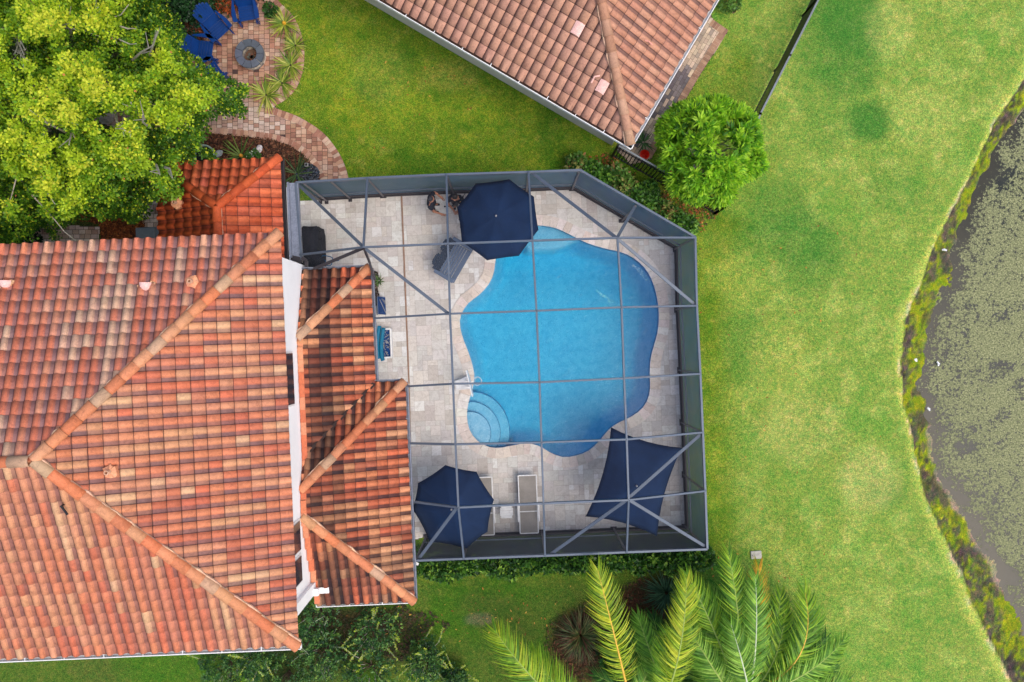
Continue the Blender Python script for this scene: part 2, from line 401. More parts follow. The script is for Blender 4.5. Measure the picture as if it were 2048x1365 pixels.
# ---------------------------------------------------------------- paving
M_trav = None
def trav_mat():
    m = NM('travertine').set(.55, 0, .35)
    n1 = m.ramp(m.noise(5, 6, .7, dist=1.5), [(.3, (.80, .77, .75)), (.5, (1, 1, 1)), (.7, (1.10, 1.1, 1.1))])
    n2 = m.ramp(m.noise(38, 4, .7), [(.25, (.86, .84, .83)), (.6, (1.05, 1.05, 1.05))])
    m.col(m.mix(1, m.mix(1, m.attr(), n1, 'MULTIPLY'), n2, 'MULTIPLY')); m.bump(m.noise(40, 4), .2, .004); return m.m
M_trav = trav_mat()
M_brick = vmat('clay_paver', .8, 5, .18, 55, .22, .5, .006)
M_grout = pmat('sand_joint', C(70, 60, 50), .95)
M_groutL = pmat('pale_joint', C(150, 138, 126), .95)

def cells(x0, y0, x1, y1, inside, step, f):
    """emit rect (x0..x1,y0..y1); boundary pieces are cut into small cells"""
    xs = np.array([x0, x1, x1, x0, (x0+x1)/2]); ys = np.array([y0, y0, y1, y1, (y0+y1)/2])
    k = inside(xs, ys)
    if k.all(): f(x0, y0, x1, y1); return
    n = max(1, int(round((x1-x0)/step))); mm = max(1, int(round((y1-y0)/step)))
    if not k.any() and max(x1-x0, y1-y0) < .5 and n * mm < 2: return
    XX, YY = np.meshgrid(x0 + (np.arange(n)+.5)*(x1-x0)/n, y0 + (np.arange(mm)+.5)*(y1-y0)/mm)
    K = inside(XX, YY)
    for j in range(mm):
        i = 0
        while i < n:
            if K[j, i]:
                i2 = i
                while i2 + 1 < n and K[j, i2+1]: i2 += 1
                f(x0 + i*(x1-x0)/n, y0 + j*(y1-y0)/mm, x0 + (i2+1)*(x1-x0)/n, y0 + (j+1)*(y1-y0)/mm); i = i2 + 1
            else: i += 1

def field(rects, inside, ang, z, pal, gap, step=.03, colfn=None):
    """rects in a frame turned by ang"""
    mb = MB(); ca, sa = math.cos(ang), math.sin(ang)
    def ins_l(x, y): return inside(x * ca - y * sa, x * sa + y * ca)
    for (x0, y0, x1, y1) in rects:
        cx, cy = (x0+x1)/2, (y0+y1)/2
        c = jit(colfn(cx * ca - cy * sa, cx * sa + cy * ca) if colfn else rnd.choice(pal), .08 if step > .03 else .045); zz = z + rnd.uniform(-.0015, .0015)
        def f(a, b, c2, d, c=c, zz=zz):
            mb.poly([(x * ca - y * sa, x * sa + y * ca, zz) for x, y in ((a, b), (c2, b), (c2, d), (a, d))], c)
        cells(x0 + gap, y0 + gap, x1 - gap, y1 - gap, ins_l, step, f)
    return mb
def brick_rects(x0, y0, x1, y1, w, h, off=.5, vertical=False):
    out = []; j = 0; y = y0
    while y < y1:
        x = x0 + (w * off if j % 2 else 0) + rnd.uniform(-.01, .01)
        while x < x1:
            ww = w * rnd.choice((1, 1, 1, .72, 1.28)); out.append((x, y, x + ww, y + h)); x += ww
        y += h; j += 1
    if vertical: out = [(b, a, d, c) for a, b, c, d in out]
    return out
def french(x0, y0, nx_, ny_, u):
    g = np.zeros((ny_, nx_), bool); out = []
    for j in range(ny_):
        for i in range(nx_):
            if g[j, i]: continue
            opts = [(3,2),(2,3),(2,2),(2,1),(1,2),(2,2),(3,2),(1,1),(2,1)]; rnd.shuffle(opts); opts.append((1,1))
            for a, b in opts:
                if i + a <= nx_ and j + b <= ny_ and not g[j:j+b, i:i+a].any():
                    g[j:j+b, i:i+a] = True; out.append((x0+i*u, y0+j*u, x0+(i+a)*u, y0+(j+b)*u)); break
    return out
def ribbon(mb, pts, width, z, pal, gap=.008, thick=.0, side=1, jitw=.0, closed=False, step=1, nose=0):
    """bricks laid across a path; side +1 = to the left of travel"""
    n = len(pts); q = pts + [pts[0]] if closed else pts
    def nor(i):
        a = q[i-1] if i > 0 else (q[-2] if closed else q[0]); b = q[i+1] if i < len(q)-1 else (q[1] if closed else q[-1])
        d = (b - a); d.z = 0; d.normalize(); return Vector((-d.y, d.x, 0)) * side
    for i in range(len(q) - 1):
        a, b = q[i], q[i+1]; na, nb_ = nor(i), nor(i+1); d = (b - a).normalized() * gap
        w1 = width * (1 + rnd.uniform(-jitw, jitw)); c = jit(rnd.choice(pal), .08)
        p = [a + d, b - d, b + nb_ * w1 - d, a + na * w1 + d]; zz = z + rnd.uniform(-.001, .001)
        if side > 0: top = [(v.x, v.y, zz) for v in p]
        else: top = [(v.x, v.y, zz) for v in p[::-1]]
        mb.poly(top, c)
        bot = [(x, y, zz - thick) for x, y, _ in top]
        if thick:
            for k in range(4): mb.poly([bot[k], bot[(k+1) % 4], top[(k+1) % 4], top[k]], c)

# travertine pool deck
deck_px_top = [(592,366),(735,357),(893,350),(1057,345),(1160,341),(1390,475),(1393,612),(1400,748),(1405,865),(1410,982),(1414,1098),(1253,1104),(1090,1111),(928,1117),(830,1121)]
ZE, ZC = 2.75, 3.65
per = [P(x, y, ZE) for x, y in deck_px_top]
deck_poly = [(p.x, p.y) for p in per] + [(-4.6, -8.9 + 2.2), (-7.6, -6.0), (-7.6, 4.30)]
def deck_in(x, y):
    x = np.asarray(x, float); y = np.asarray(y, float)
    return pip(deck_poly, x, y) & ~(pip(POOLN, x, y) | (segdist(POOLN, x, y) < .16))
pal_t = [C(209,206,200), C(205,201,195), C(215,213,209), C(200,195,189), C(210,205,198), C(197,193,188), C(206,200,192), C(219,218,214), C(200,195,190), C(190,182,175), C(209,202,194)]
mb = field(french(-8.0, -7.4, 100, 87, .157), deck_in, TH, .012, pal_t, .0025, .03)
dk_o = mb.build('patio', M_trav); tag(dk_o, 'cream travertine stone deck around the pool', kind='structure')
def ring_sheet(name, inside, bb, z, mat, st=.12):
    xs = np.arange(bb[0], bb[2], st); ys = np.arange(bb[1], bb[3], st); b = MB()
    for y in ys:
        row = inside(xs + st/2, np.full_like(xs, y + st/2)); i = 0
        while i < len(xs):
            if row[i]:
                j = i
                while j + 1 < len(xs) and row[j+1]: j += 1
                b.poly([(xs[i], y, z), (xs[j] + st, y, z), (xs[j] + st, y + st, z), (xs[i], y + st, z)]); i = j + 1
            else: i += 1
    o = b.build(name, mat); tag(o, kind='structure'); return o
ring_sheet('patio_bedding', lambda x, y: pip(deck_poly, x, y) & ~pip(POOLN, x, y) & (segdist(POOLN, x, y) > .1), (-8, -8, 6.5, 6), .006, M_groutL, .06)
mb = MB(); mb.bar(P(803,388,.02), P(818,768,.02), .05, .012, C(150,120,100)); mb.bar(P(818,770,.02), P(826,1120,.02), .05, .012, C(150,125,108))
dr = mb.build('deck_drain', vmat('drain_plastic', .6)); tag(dr, 'narrow tan drain channel let into the travertine deck', 'drain')

# pool : coping, basin, steps, water
pool = empty('swimming_pool', (P(1120, 680).x, P(1120, 680).y, 0), 0, 'free-form blue swimming pool under the screen enclosure', 'swimming pool')
def child(o, par):                                  # keep world place when parented to a moved empty
    o.parent = par; o.matrix_parent_inverse = Matrix.Translation(-Vector(par.location)) if par.rotation_euler.z == 0 else (Matrix.Translation(par.location) @ Matrix.Rotation(par.rotation_euler.z, 4, 'Z')).inverted()
    return o
area = sum(POOL[i].x * POOL[(i+1) % len(POOL)].y - POOL[(i+1) % len(POOL)].x * POOL[i].y for i in range(len(POOL)))
sd_ = -1 if area > 0 else 1
cop = MB(); pal_c = [C(220,210,200), C(212,200,190), C(224,217,210), C(206,193,182), C(216,203,190)]
def inset(pts, d):
    n = len(pts); out = []
    for i in range(n):
        t = (pts[(i+1) % n] - pts[i-1]); t.z = 0; t.normalize(); nn = Vector((-t.y, t.x, 0)) * (1 if area > 0 else -1); out.append(pts[i] + nn * d)
    return out
PW = resample(POOL, .22)
ribbon(cop, inset(PW, .03), .33, .035, pal_c, .003, .05, sd_, 0, True)
child(cop.build('coping', M_trav, bevel=0), pool)
pm = NM('pool_plaster').set(.7, 0, .2)
pc = pm.ramp(pm.noise(1.2, 3), [(.3, C(146, 190, 218)), (.7, C(154, 197, 222))])
spk = pm.ramp(pm.noise(24, 6, .85), [(.36, (.25, .55, .70)), (.46, (.97, 1, 1)), (.8, (1.06, 1.04, 1.02))])  # ripple flecks and caustic-like mottling painted into the plaster colour
spk2 = pm.ramp(pm.noise(5, 4, .6, dist=.6), [(.3, (.72, .88, .94)), (.65, (1.12, 1.04, 1.02))])
pm.col(pm.mix(1, pm.mix(1, pc, spk, 'MULTIPLY'), spk2, 'MULTIPLY')); M_plaster = pm.m
# basin as a grid bowl
bx = np.arange(-2.2, 5.2, .09); by = np.arange(-4.2, 4.2, .09); BX, BY = np.meshgrid(bx, by)
inn = pip(POOLN, BX, BY); dd = segdist(POOLN, BX, BY); sd = np.where(inn, dd, -dd)
bpx = BX * 64 + 1024; bpy_ = 682.5 - BY * 64
dep = .92 + .12 * sstep(1050, 1280, bpx) * 1 + .25 * sstep(600, 520, bpy_)
dep = dep * (0.25 + .75 * sstep(-.04, .42, sd) ** .6)
# shallow tanning shelf on the upper edge, under the parasol
dep = np.maximum(dep, np.where(np.hypot(BX - P(940, 868).x, BY - P(940, 868).y) < 1.35, .80, 0))
shelf = sstep(96, 88, np.hypot((bpx - 1085), (bpy_ - 440) * 1.55)) * inn
dep = np.where(shelf > .5, .30, dep)
bi = np.arange(BX.size).reshape(BX.shape); BF = np.stack([bi[:-1, :-1], bi[:-1, 1:], bi[1:, 1:], bi[1:, :-1]], -1).reshape(-1, 4)
kk = (sd > -.12); kf = (kk[:-1, :-1] & kk[1:, 1:] & kk[:-1, 1:] & kk[1:, :-1]).reshape(-1)
bo = npmesh('basin', np.stack([BX, BY, -dep - .05], -1).reshape(-1, 3), BF[kf], np.ones((kf.sum(), 3)), M_plaster, smooth=True); child(bo, pool)
wl_ = MB()
for i in range(len(POOL)):
    a, b = POOL[i], POOL[(i+1) % len(POOL)]
    wl_.poly([(a.x, a.y, -1.6), (b.x, b.y, -1.6), (b.x, b.y, 0), (a.x, a.y, 0)])
tm = pmat('waterline_tile', C(60, 130, 175), .3, fine=18, famt=.3)
child(wl_.build('pool_wall', tm), pool)
for k, (r_, z_) in enumerate([(1.26, -.46), (.96, -.30), (.66, -.17)]):
    b = MB(); c0 = P(940, 868)
    ring = []
    for t in range(48):
        a_ = 2 * math.pi * t / 48; p = c0 + Vector((math.cos(a_) * r_ * .98, math.sin(a_) * r_ * 1.02, 0)); ring.append(p)
    # clip the disc to the pool outline
    ang = [q for q in ring]
    pts = []
    for q in ang:
        lo, hi = 0, 1
        if not bool(pip(POOLN, np.array([q.x]), np.array([q.y]))[0]):
            c1 = P(965, 850)
            for _ in range(14):
                mi = (lo + hi) / 2; w_ = c1.lerp(q, mi)
                if bool(pip(POOLN, np.array([w_.x]), np.array([w_.y]))[0]): lo = mi
                else: hi = mi
            q = c1.lerp(q, lo)
        pts.append(q)
    c1 = P(965, 850)
    for q0, q1 in zip(pts, pts[1:] + pts[:1]):
        b.poly([(c1.x, c1.y, z_), (q0.x, q0.y, z_), (q1.x, q1.y, z_)], (1, 1, 1)); b.poly([(q0.x, q0.y, -1.5), (q1.x, q1.y, -1.5), (q1.x, q1.y, z_), (q0.x, q0.y, z_)], (1, 1, 1))
    so2 = child(b.build('step', M_plaster), pool)
    tb_ = MB(); tb_.tube([q + Vector((0, 0, z_ - .004)) for q in pts] + [pts[0] + Vector((0, 0, z_ - .004))], .011, 5, cap=False)
    te_ = tb_.build('edge_tile', tm); te_.parent = so2
# water: closed body with absorbing volume
wt = MB(); WP = resample(POOL, .16); top = [(p.x, p.y) for p in inset(WP, -.005)]
if area < 0: top = top[::-1]          # outward normals, so that the absorbing volume is the inside
wm2 = NM('pool_water'); nt_ = wm2.t
tr = wm2.N('ShaderNodeBsdfTransparent'); tr.inputs[0].default_value = (.97, 1, 1, 1)
gl = wm2.N('ShaderNodeBsdfGlossy'); gl.inputs['Roughness'].default_value = .08
bn = wm2.N('ShaderNodeBump'); bn.inputs['Strength'].default_value = .6; bn.inputs['Distance'].default_value = .03
wm2.L(wm2.noise(7, 4, .6, dist=.4), bn.inputs['Height']); wm2.L(bn.outputs[0], gl.inputs['Normal'])
fr = wm2.N('ShaderNodeFresnel'); fr.inputs[0].default_value = 1.33; wm2.L(bn.outputs[0], fr.inputs['Normal'])
mx = wm2.N('ShaderNodeMixShader'); wm2.L(fr.outputs[0], mx.inputs[0]); wm2.L(tr.outputs[0], mx.inputs[1]); wm2.L(gl.outputs[0], mx.inputs[2])
wm2.L(mx.outputs[0], wm2.out.inputs[0])
va = wm2.N('ShaderNodeVolumeAbsorption'); va.inputs['Color'].default_value = (.0, .905, .980, 1); va.inputs['Density'].default_value = 1.12
wm2.L(va.outputs[0], wm2.out.inputs['Volume'])
wt.prism(top, -2.2, -.10)
child(wt.build('water', wm2.m), pool)

# ---- brick patio and garden paths
pal_b = [C(172,132,112), C(184,150,130), C(162,118,98), C(190,162,142), C(152,108,92), C(180,142,118), C(170,138,122), C(146,104,88)]
pal_p = [C(186,160,148), C(196,172,158), C(170,140,128), C(180,150,132), C(160,124,110), C(200,180,168)]
patio = [(375,-60),(520,-60),(548,0),(578,25),(600,60),(609,102),(606,142),(594,175),(574,198),(548,212),(560,223),(602,238),(645,268),(672,300),(688,330),(697,364),(640,364),(627,335),(604,308),(575,290),(545,281),(500,275),(450,270),(400,266),(330,262),(250,262),(180,240),(200,140),(340,110),(370,60)]
pw = [(P(x, y).x, P(x, y).y) for x, y in patio]
def pcol(x, y):
    px, py = x * 64 + 1024, 682.5 - y * 64
    grey = py > 205 and px < 570 and rnd.random() < .85
    c = rnd.choice(pal_p if grey else pal_b)
    if rnd.random() < .012: c = C(80, 60, 60)
    return c
ins_p = lambda x, y: pip(pw, np.asarray(x, float), np.asarray(y, float))
mb = field(brick_rects(4.0, -14.5, 11.8, -4.2, .135, .165, .5, True), ins_p, 0, .03, pal_b, .006, .04, pcol)
mb.build('brick_patio', M_brick); o = bpy.data.objects['brick_patio']; tag(o, 'red brick patio with its curved garden path', kind='structure')
ring_sheet('brick_patio_bedding', ins_p, (-14.5, 4, -4.5, 12), .02, M_grout, .08)
bd = MB()
def brib(pts, wdt, side, z=.036, pal=pal_b, st=.125):
    ribbon(bd, resample(smoothloop(W(pts), 5, False), st, False), wdt, z, pal, .006, .03, side)
brib([(540,-20),(562,8),(586,32),(602,66),(609,104),(606,142),(594,175),(574,198),(548,214)], .21, -1)
brib([(535,214),(565,222),(604,238),(646,266),(674,300),(690,332),(699,364)], .21, -1)
brib([(400,266),(450,270),(500,275),(545,281),(577,291),(606,309),(628,335),(642,366)], .19, 1)
o = bd.build('brick_edging', M_brick); tag(o, 'soldier-course brick edging of the patio and path', kind='structure')
for nm, pl, lab in (('side_path', [(276,360),(350,360),(350,505),(296,505),(285,440),(272,410)], 'brick path beside the small orange roof'),
                    ('house_path', [(55,462),(120,440),(145,452),(200,455),(200,510),(30,510)], 'brick path below the big tree by the house')):
    w2 = [(P(x, y).x, P(x, y).y) for x, y in pl]; xs = [a[0] for a in w2]; ys = [a[1] for a in w2]
    fi = lambda x, y, w2=w2: pip(w2, np.asarray(x, float), np.asarray(y, float))
    o = field(brick_rects(min(xs)-.2, min(ys)-.2, max(xs)+.2, max(ys)+.2, .2, .14), fi, 0, .03, pal_p, .006, .04).build(nm, M_brick); tag(o, lab, kind='structure')
    ring_sheet(nm + '_bedding', fi, (min(xs), min(ys), max(xs), max(ys)), .02, M_grout, .06)
# neighbour's side path
np_ = [(1405,-5),(1425,40),(1456,62),(1400,150),(1340,252),(1302,318),(1262,330),(1232,300),(1300,200)]
w3 = [(P(x, y).x, P(x, y).y) for x, y in np_]; fi3 = lambda x, y: pip(w3, np.asarray(x, float), np.asarray(y, float))
pal_g = [C(176,158,142), C(150,136,128), C(128,116,112), C(190,168,146), C(112,102,104), C(160,140,122), C(184,160,136)]
def gcol(x, y):
    v = float(fbm(np.array([x * 1.1]), np.array([y * 1.1]), 8)[0]); return rnd.choice([C(104,98,102), C(122,112,112), C(96,88,92)] if v + rnd.uniform(-.15, .15) > .58 else [C(186,166,146), C(170,150,132), C(194,172,150), C(150,134,122)])
an = math.atan2(.861, .509)
o = field(brick_rects(6, -2.5, 16, 4, .21, .105), fi3, an, .03, pal_g, .004, .04, gcol).build('neighbour_path', M_brick); tag(o, 'grey and tan block path along the neighbouring house', kind='structure')
ring_sheet('neighbour_path_bedding', fi3, (3, 5.5, 7.2, 11), .02, M_grout, .06)
bd = MB(); ribbon(bd, resample(W([(1425,40),(1456,62)]), .1, False), .21, .037, [C(150,118,98), C(140,108,90), C(160,128,106)], .004, .03, -1)
ribbon(bd, resample(W([(1302,318),(1340,252),(1400,150),(1456,62)]), .1, False), .21, .036, [C(150,118,98), C(140,108,90), C(160,128,106)], .004, .03, 1)
o = bd.build('neighbour_path_edging', M_brick); tag(o, 'brown brick edging of the side path', kind='structure')

# mulch beds with chips
M_mulch = vmat('bark_mulch', .95, 8, .3, 40, .4, .8, .02)
def mulch(name, pts, n, pal, lab, z=.012, size=(.03, .09), base=None, soft=False):
    w2 = [(P(x, y).x, P(x, y).y) for x, y in pts]; b = MB()
    if not soft: b.poly([(x, y, z) for x, y in w2[::-1]], base or mixc(pal[0], (0, 0, 0), .35))
    xs = [a[0] for a in w2]; ys = [a[1] for a in w2]
    X = np.random.RandomState(len(name)).uniform(min(xs), max(xs), n * 2); Y = np.random.RandomState(len(name) + 1).uniform(min(ys), max(ys), n * 2)
    k = pip(w2, X, Y)
    if soft: k &= (segdist(w2, X, Y) + (fbm(X * 2, Y * 2, 88) - .5) * 1.2) > .18
    for x, y in zip(X[k], Y[k]):
        L = rnd.uniform(*size); a_ = rnd.uniform(0, 6.28); q = Vector((math.cos(a_) * L / 2, math.sin(a_) * L / 2, rnd.uniform(-.015, .015))); p = Vector((-q.y, q.x, rnd.uniform(-.02, .02))) * rnd.uniform(.25, .6)
        c = Vector((x, y, z + rnd.uniform(.012, .035))); b.poly([c - q - p, c + q - p, c + q + p, c - q + p], jit(rnd.choice(pal), .25))
    o = b.build(name, M_mulch); tag(o, lab, kind='stuff'); o['category'] = 'mulch'; return o
brn = [C(84,52,38), C(104,64,44), C(60,40,30), C(120,84,62), C(48,34,28)]
org = [C(134,72,34), C(112,56,26), C(150,88,44), C(90,48,26), C(70,40,24)]
mulch('mulch_bed', [(380,262),(450,268),(545,279),(577,289),(606,307),(630,335),(645,368),(560,366),(565,330),(380,350),(330,330),(330,270)], 5200, brn, 'dark brown bark mulch bed between brick path and small orange roof')
mulch('mulch_bed', [(118,432),(150,440),(200,448),(206,510),(300,510),(288,440),(270,400),(180,380),(120,400)], 3600, org, 'rusty orange bark mulch beside the house wall')
mulch('mulch_bed', [(1085,1250),(1120,1210),(1190,1180),(1240,1150),(1330,1130),(1380,1170),(1360,1240),(1280,1270),(1230,1330),(1180,1400),(1090,1370)], 2000, [C(84,54,38), C(70,48,34), C(60,56,34), C(100,68,46), C(56,66,34)], 'reddish brown mulch round the strappy tufts and palm', soft=True)
mulch('leaf_litter', [(1200,300),(1262,322),(1330,368),(1438,428),(1405,475),(1330,435),(1240,380),(1150,328),(1150,308)], 2600, [C(150,84,44), C(96,84,44), C(70,76,34), C(170,100,60), C(80,60,40), C(84,110,44)], 'orange leaf litter between the screen and the black fence', soft=True)
mulch('leaf_litter', [(300,-80),(545,-80),(530,5),(470,-10),(400,60),(385,90),(350,90),(300,60)], 2600, [C(60,50,34), C(46,60,34), C(96,60,40), C(40,40,28)], 'dark litter behind the blue chairs', base=C(40, 44, 28))
mulch('leaf_litter', [(590,1226),(640,1206),(860,1206),(900,1250),(840,1320),(600,1330)], 2200, [C(66,54,40), C(56,66,36), C(84,64,46), C(50,56,34)], 'dry brown litter beneath the lower tiled roof', soft=True)

# ================================================================ tiled roofs
def tilemat(name):
    m = NM(name).set(.75, 0, .3); a = m.attr()
    streak = m.ramp(m.noise(9, 5, .7, dist=.8), [(.28, (.70, .66, .66)), (.5, (1, 1, 1)), (.75, (1.16, 1.15, 1.12))])
    grain = m.ramp(m.noise(70, 4, .75), [(.28, (.66, .64, .66)), (.5, (1, 1, 1)), (.75, (1.2, 1.18, 1.12))])
    spots = m.ramp(m.noise(26, 5, .8), [(.26, (.36, .32, .34)), (.36, (1, 1, 1))])
    m.col(m.mix(1, m.mix(1, m.mix(1, a, streak, 'MULTIPLY'), grain, 'MULTIPLY'), spots, 'MULTIPLY'))
    m.bump(m.noise(50, 4), .45, .006); return m.m
M_tile = tilemat('clay_tile')
def tile_plane(mb, A, B, poly, pal, w_=.262, l_=.30, amp=.05, flip=False, dirt=(.10, .06, .06), dirtamt=.5, stain=None, jt=.07, barrel=.62, lip=.022, joint=.75, seam=.07, keep=.42, pan=None):  # dirt, dirtamt: grime plus painted shade; joint: painted shadow below the lip
    A, B = Vector(A), Vector(B); e = (B - A).normalized(); up = None
    c = sum((Vector(p) for p in poly), Vector()) / len(poly)
    n = None
    for i in range(2, len(poly)):
        n = (Vector(poly[1]) - Vector(poly[0])).cross(Vector(poly[i]) - Vector(poly[0]))
        if n.length > 1e-4: break
    n.normalize()
    if n.z < 0: n = -n
    s = n.cross(e)
    if s.z < 0: s = -s
    us = [(Vector(p) - A).dot(e) for p in poly]; ss = [(Vector(p) - A).dot(s) for p in poly]
    i0, i1 = math.floor(min(us) / w_) - 1, math.ceil(max(us) / w_) + 1; j1 = math.ceil(max(ss) / l_) + 1
    prof = []
    K = 6
    for k in range(K + 1): t = k / K; prof.append((t * barrel, amp * math.sin(math.pi * t) ** .8 if 0 < t < 1 else 0))
    for t in (.35, .68, 1 - seam / (1 - barrel), 1.0): prof.append((barrel + t * (1 - barrel), -.012 * math.sin(math.pi * t)))
    if flip: prof = [(1 - t, h) for t, h in prof][::-1]
    prev = {}
    poly2 = [(Vector(p).x, Vector(p).y) for p in poly]; margin = max(w_, l_) * 1.1
    for i in range(i0, i1):
        for j in range(-1 if lip < 0 else 0, j1):
            q = A + e * (i + .5) * w_ + s * (j + .5) * l_
            xq, yq = np.array([q.x]), np.array([q.y])
            if not pip(poly2, xq, yq)[0] and segdist(poly2, xq, yq)[0] > margin: continue
            pk = prev.get(i) if (i in prev and rnd.random() < keep) else (prev.get(i-1) if (i-1 in prev and rnd.random() < keep * .6) else rnd.choice(pal))
            prev[i] = pk; col = jit(pk, jt)
            st = stain(q) if stain else 0
            if st > 0: col = mixc(col, C(48, 36, 34), st)
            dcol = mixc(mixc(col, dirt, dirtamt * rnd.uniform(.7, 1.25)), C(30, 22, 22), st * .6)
            lo, hi = j * l_ - .03 + rnd.uniform(-.006, .006), (j + 1) * l_ + .005
            hl = lip + rnd.uniform(-.003, .003)
            pa = [A + e * (i + t) * w_ + s * lo + n * (h + hl) for t, h in prof]
            jl = hi - .055
            pj = [A + e * (i + t) * w_ + s * jl + n * (h * .95 + lip * .1) for t, h in prof]
            pb = [A + e * (i + t) * w_ + s * hi + n * (h * .94) for t, h in prof]
            pc_ = [p - n * (hl + .012) for p in pa]
            base = len(mb.v)
            for p in pa + pj + pc_ + pb: mb.vert(p)
            m_ = len(prof)
            for k in range(m_ - 1):
                tm_ = (prof[k][0] + prof[k+1][0]) / 2
                if flip: tm_ = 1 - tm_
                # pan channel of each tile: grime and some shade, both painted in
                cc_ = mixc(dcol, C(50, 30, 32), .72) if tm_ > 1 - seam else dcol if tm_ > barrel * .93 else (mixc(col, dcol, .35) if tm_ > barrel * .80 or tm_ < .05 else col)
                f1 = (base + k, base + k + 1, base + m_ + k + 1, base + m_ + k)
                f2 = (base + 2*m_ + k, base + 2*m_ + k + 1, base + k + 1, base + k)
                f3 = (base + m_ + k, base + m_ + k + 1, base + 3*m_ + k + 1, base + 3*m_ + k)
                if e.cross(s).z < 0: f1, f2, f3 = f1[::-1], f2[::-1], f3[::-1]
                mb.smooth = True; mb.face(f1, cc_); mb.face(f3, mixc(cc_, C(58, 36, 36), joint)); mb.smooth = False; mb.face(f2, mixc(cc_, dirt, .55))  # strip just below the overlapping tile's lip: its shadow painted into the colour
    return n
def clip_planes(poly):
    c = sum((Vector(p) for p in poly), Vector()) / len(poly); out = []
    for i in range(len(poly)):
        a, b = Vector(poly[i]), Vector(poly[(i+1) % len(poly)]); d = b - a; d.z = 0
        if d.length < 1e-4: continue
        no = Vector((d.y, -d.x, 0)).normalized()
        if (c - a).dot(no) > 0: no = -no
        out.append((a + no * .0, no))
    return out
def roof_slope(name, par, poly, pal, under=C(60, 40, 34), eave=(0, 1), skip_eave=True, **kw):
    mb = MB(); A, B = poly[eave[0]], poly[eave[1]]
    n = tile_plane(mb, A, B, poly, pal, **kw)
    cp = clip_planes(poly)
    if skip_eave: cp = [(co + no * .05, no) if i == eave[0] else (co, no) for i, (co, no) in enumerate(cp)]
    pts = [Vector(p) - n * .02 for p in poly]; ncross = (pts[1] - pts[0]).cross(pts[2] - pts[1])
    if ncross.z < 0: pts = pts[::-1]
    mb.poly(pts, under); mb.poly([p - n * .06 for p in pts][::-1], C(200, 196, 190))
    o = mb.build(name, M_tile, None, cp); child(o, par); return o
def hipcaps(name, par, p0, p1, pal, r=.125, l=.40, mortar=True, mside=1):
    p0, p1 = Vector(p0), Vector(p1); d = (p1 - p0); L = d.length; d.normalize()
    x = d.cross(Vector((0, 0, 1))).normalized(); y = x.cross(d)
    if y.z < 0: y = -y
    n = max(1, round(L / l)); l = L / n; mb = MB(); K = 8
    for i in range(n):
        a = p0 + d * (i * l - .035); b = p0 + d * ((i + 1) * l + .0); col = jit(rnd.choice(pal), .09)
        off = y * .045 + x * rnd.uniform(-.006, .006); ra, rb = r * 1.06, r * .93; base = len(mb.v)
        for q, rr, ex in ((a, ra, .022), (b, rb, 0), (a, ra - .02, .0)):
            for k in range(K + 1):
                t = math.pi * (k / K) * 1.06 - .09
                mb.vert(q + off + x * math.cos(t) * rr + y * (math.sin(t) * rr * .88 + ex))
        for k in range(K):
            mb.smooth = True; mb.face((base + k, base + k + 1, base + K + 2 + k, base + K + 1 + k), col); mb.smooth = False
            mb.face((base + 2*(K+1) + k, base + 2*(K+1) + k + 1, base + k + 1, base + k), mixc(col, C(50, 34, 30), .75))
        if i == 0: mb.poly([Vector(mb.v[base + k]) - d * .002 for k in range(K + 1)], mixc(col, C(190, 150, 120), .3))
    o = mb.build(name, M_tile); child(o, par)
    if mortar:
        mm = MB(); nseg = max(4, int(L / .07)); ring = []
        for k in range(nseg + 1):
            t = L * k / nseg; wv = float(vnoise(np.array([t * 5.5]), np.array([p0.x * 3]), 71)[0])
            wd = .006 + .075 * max(0, wv - .38); q = p0 + d * t + x * mside * (r - .01) + y * .01
            ring.append([q, q + y * .045, q + x * mside * wd + y * (.04 if wv > .45 else .0), q + x * mside * wd - y * .02])
        for ra_, rb_ in zip(ring, ring[1:]):
            c_ = jit(C(206, 170, 142), .12)
            for k in range(3): mm.poly([ra_[k], ra_[k+1], rb_[k+1], rb_[k]], c_)
        child(mm.build('mortar_bedding', M_mortar, weld=.0005), par)
    return o
M_mortar = vmat('mortar', .9, 8, .12, 40, .2, .4)
M_stucco = pmat('white_stucco', C(250, 250, 250), .85, ns=1.2, amt=.05, fine=60, famt=.05, bump=.3)
M_stuccog = pmat('grey_stucco', C(206, 202, 198), .85, ns=1.5, amt=.07, fine=60, famt=.06, bump=.3)
M_white = pmat('white_metal', C(232, 232, 230), .35, fine=20, famt=.04)
M_alu = pmat('bronze_grey_aluminium', C(88, 98, 112), .45, .25, ns=3, amt=.12, fine=30, famt=.06)
M_aluD = pmat('dark_aluminium', C(58, 54, 58), .45, .3, ns=3, amt=.2)
M_gutter = pmat('grey_gutter', C(128, 134, 148), .4, .3, ns=4, amt=.18, fine=25, famt=.2)
M_glassd = pmat('dark_window_glass', C(40, 50, 60), .08, 0, spec=.8)
M_black = pmat('black_plastic', C(28, 28, 30), .45)
M_blackmetal = pmat('black_metal', C(34, 36, 40), .4, .4)

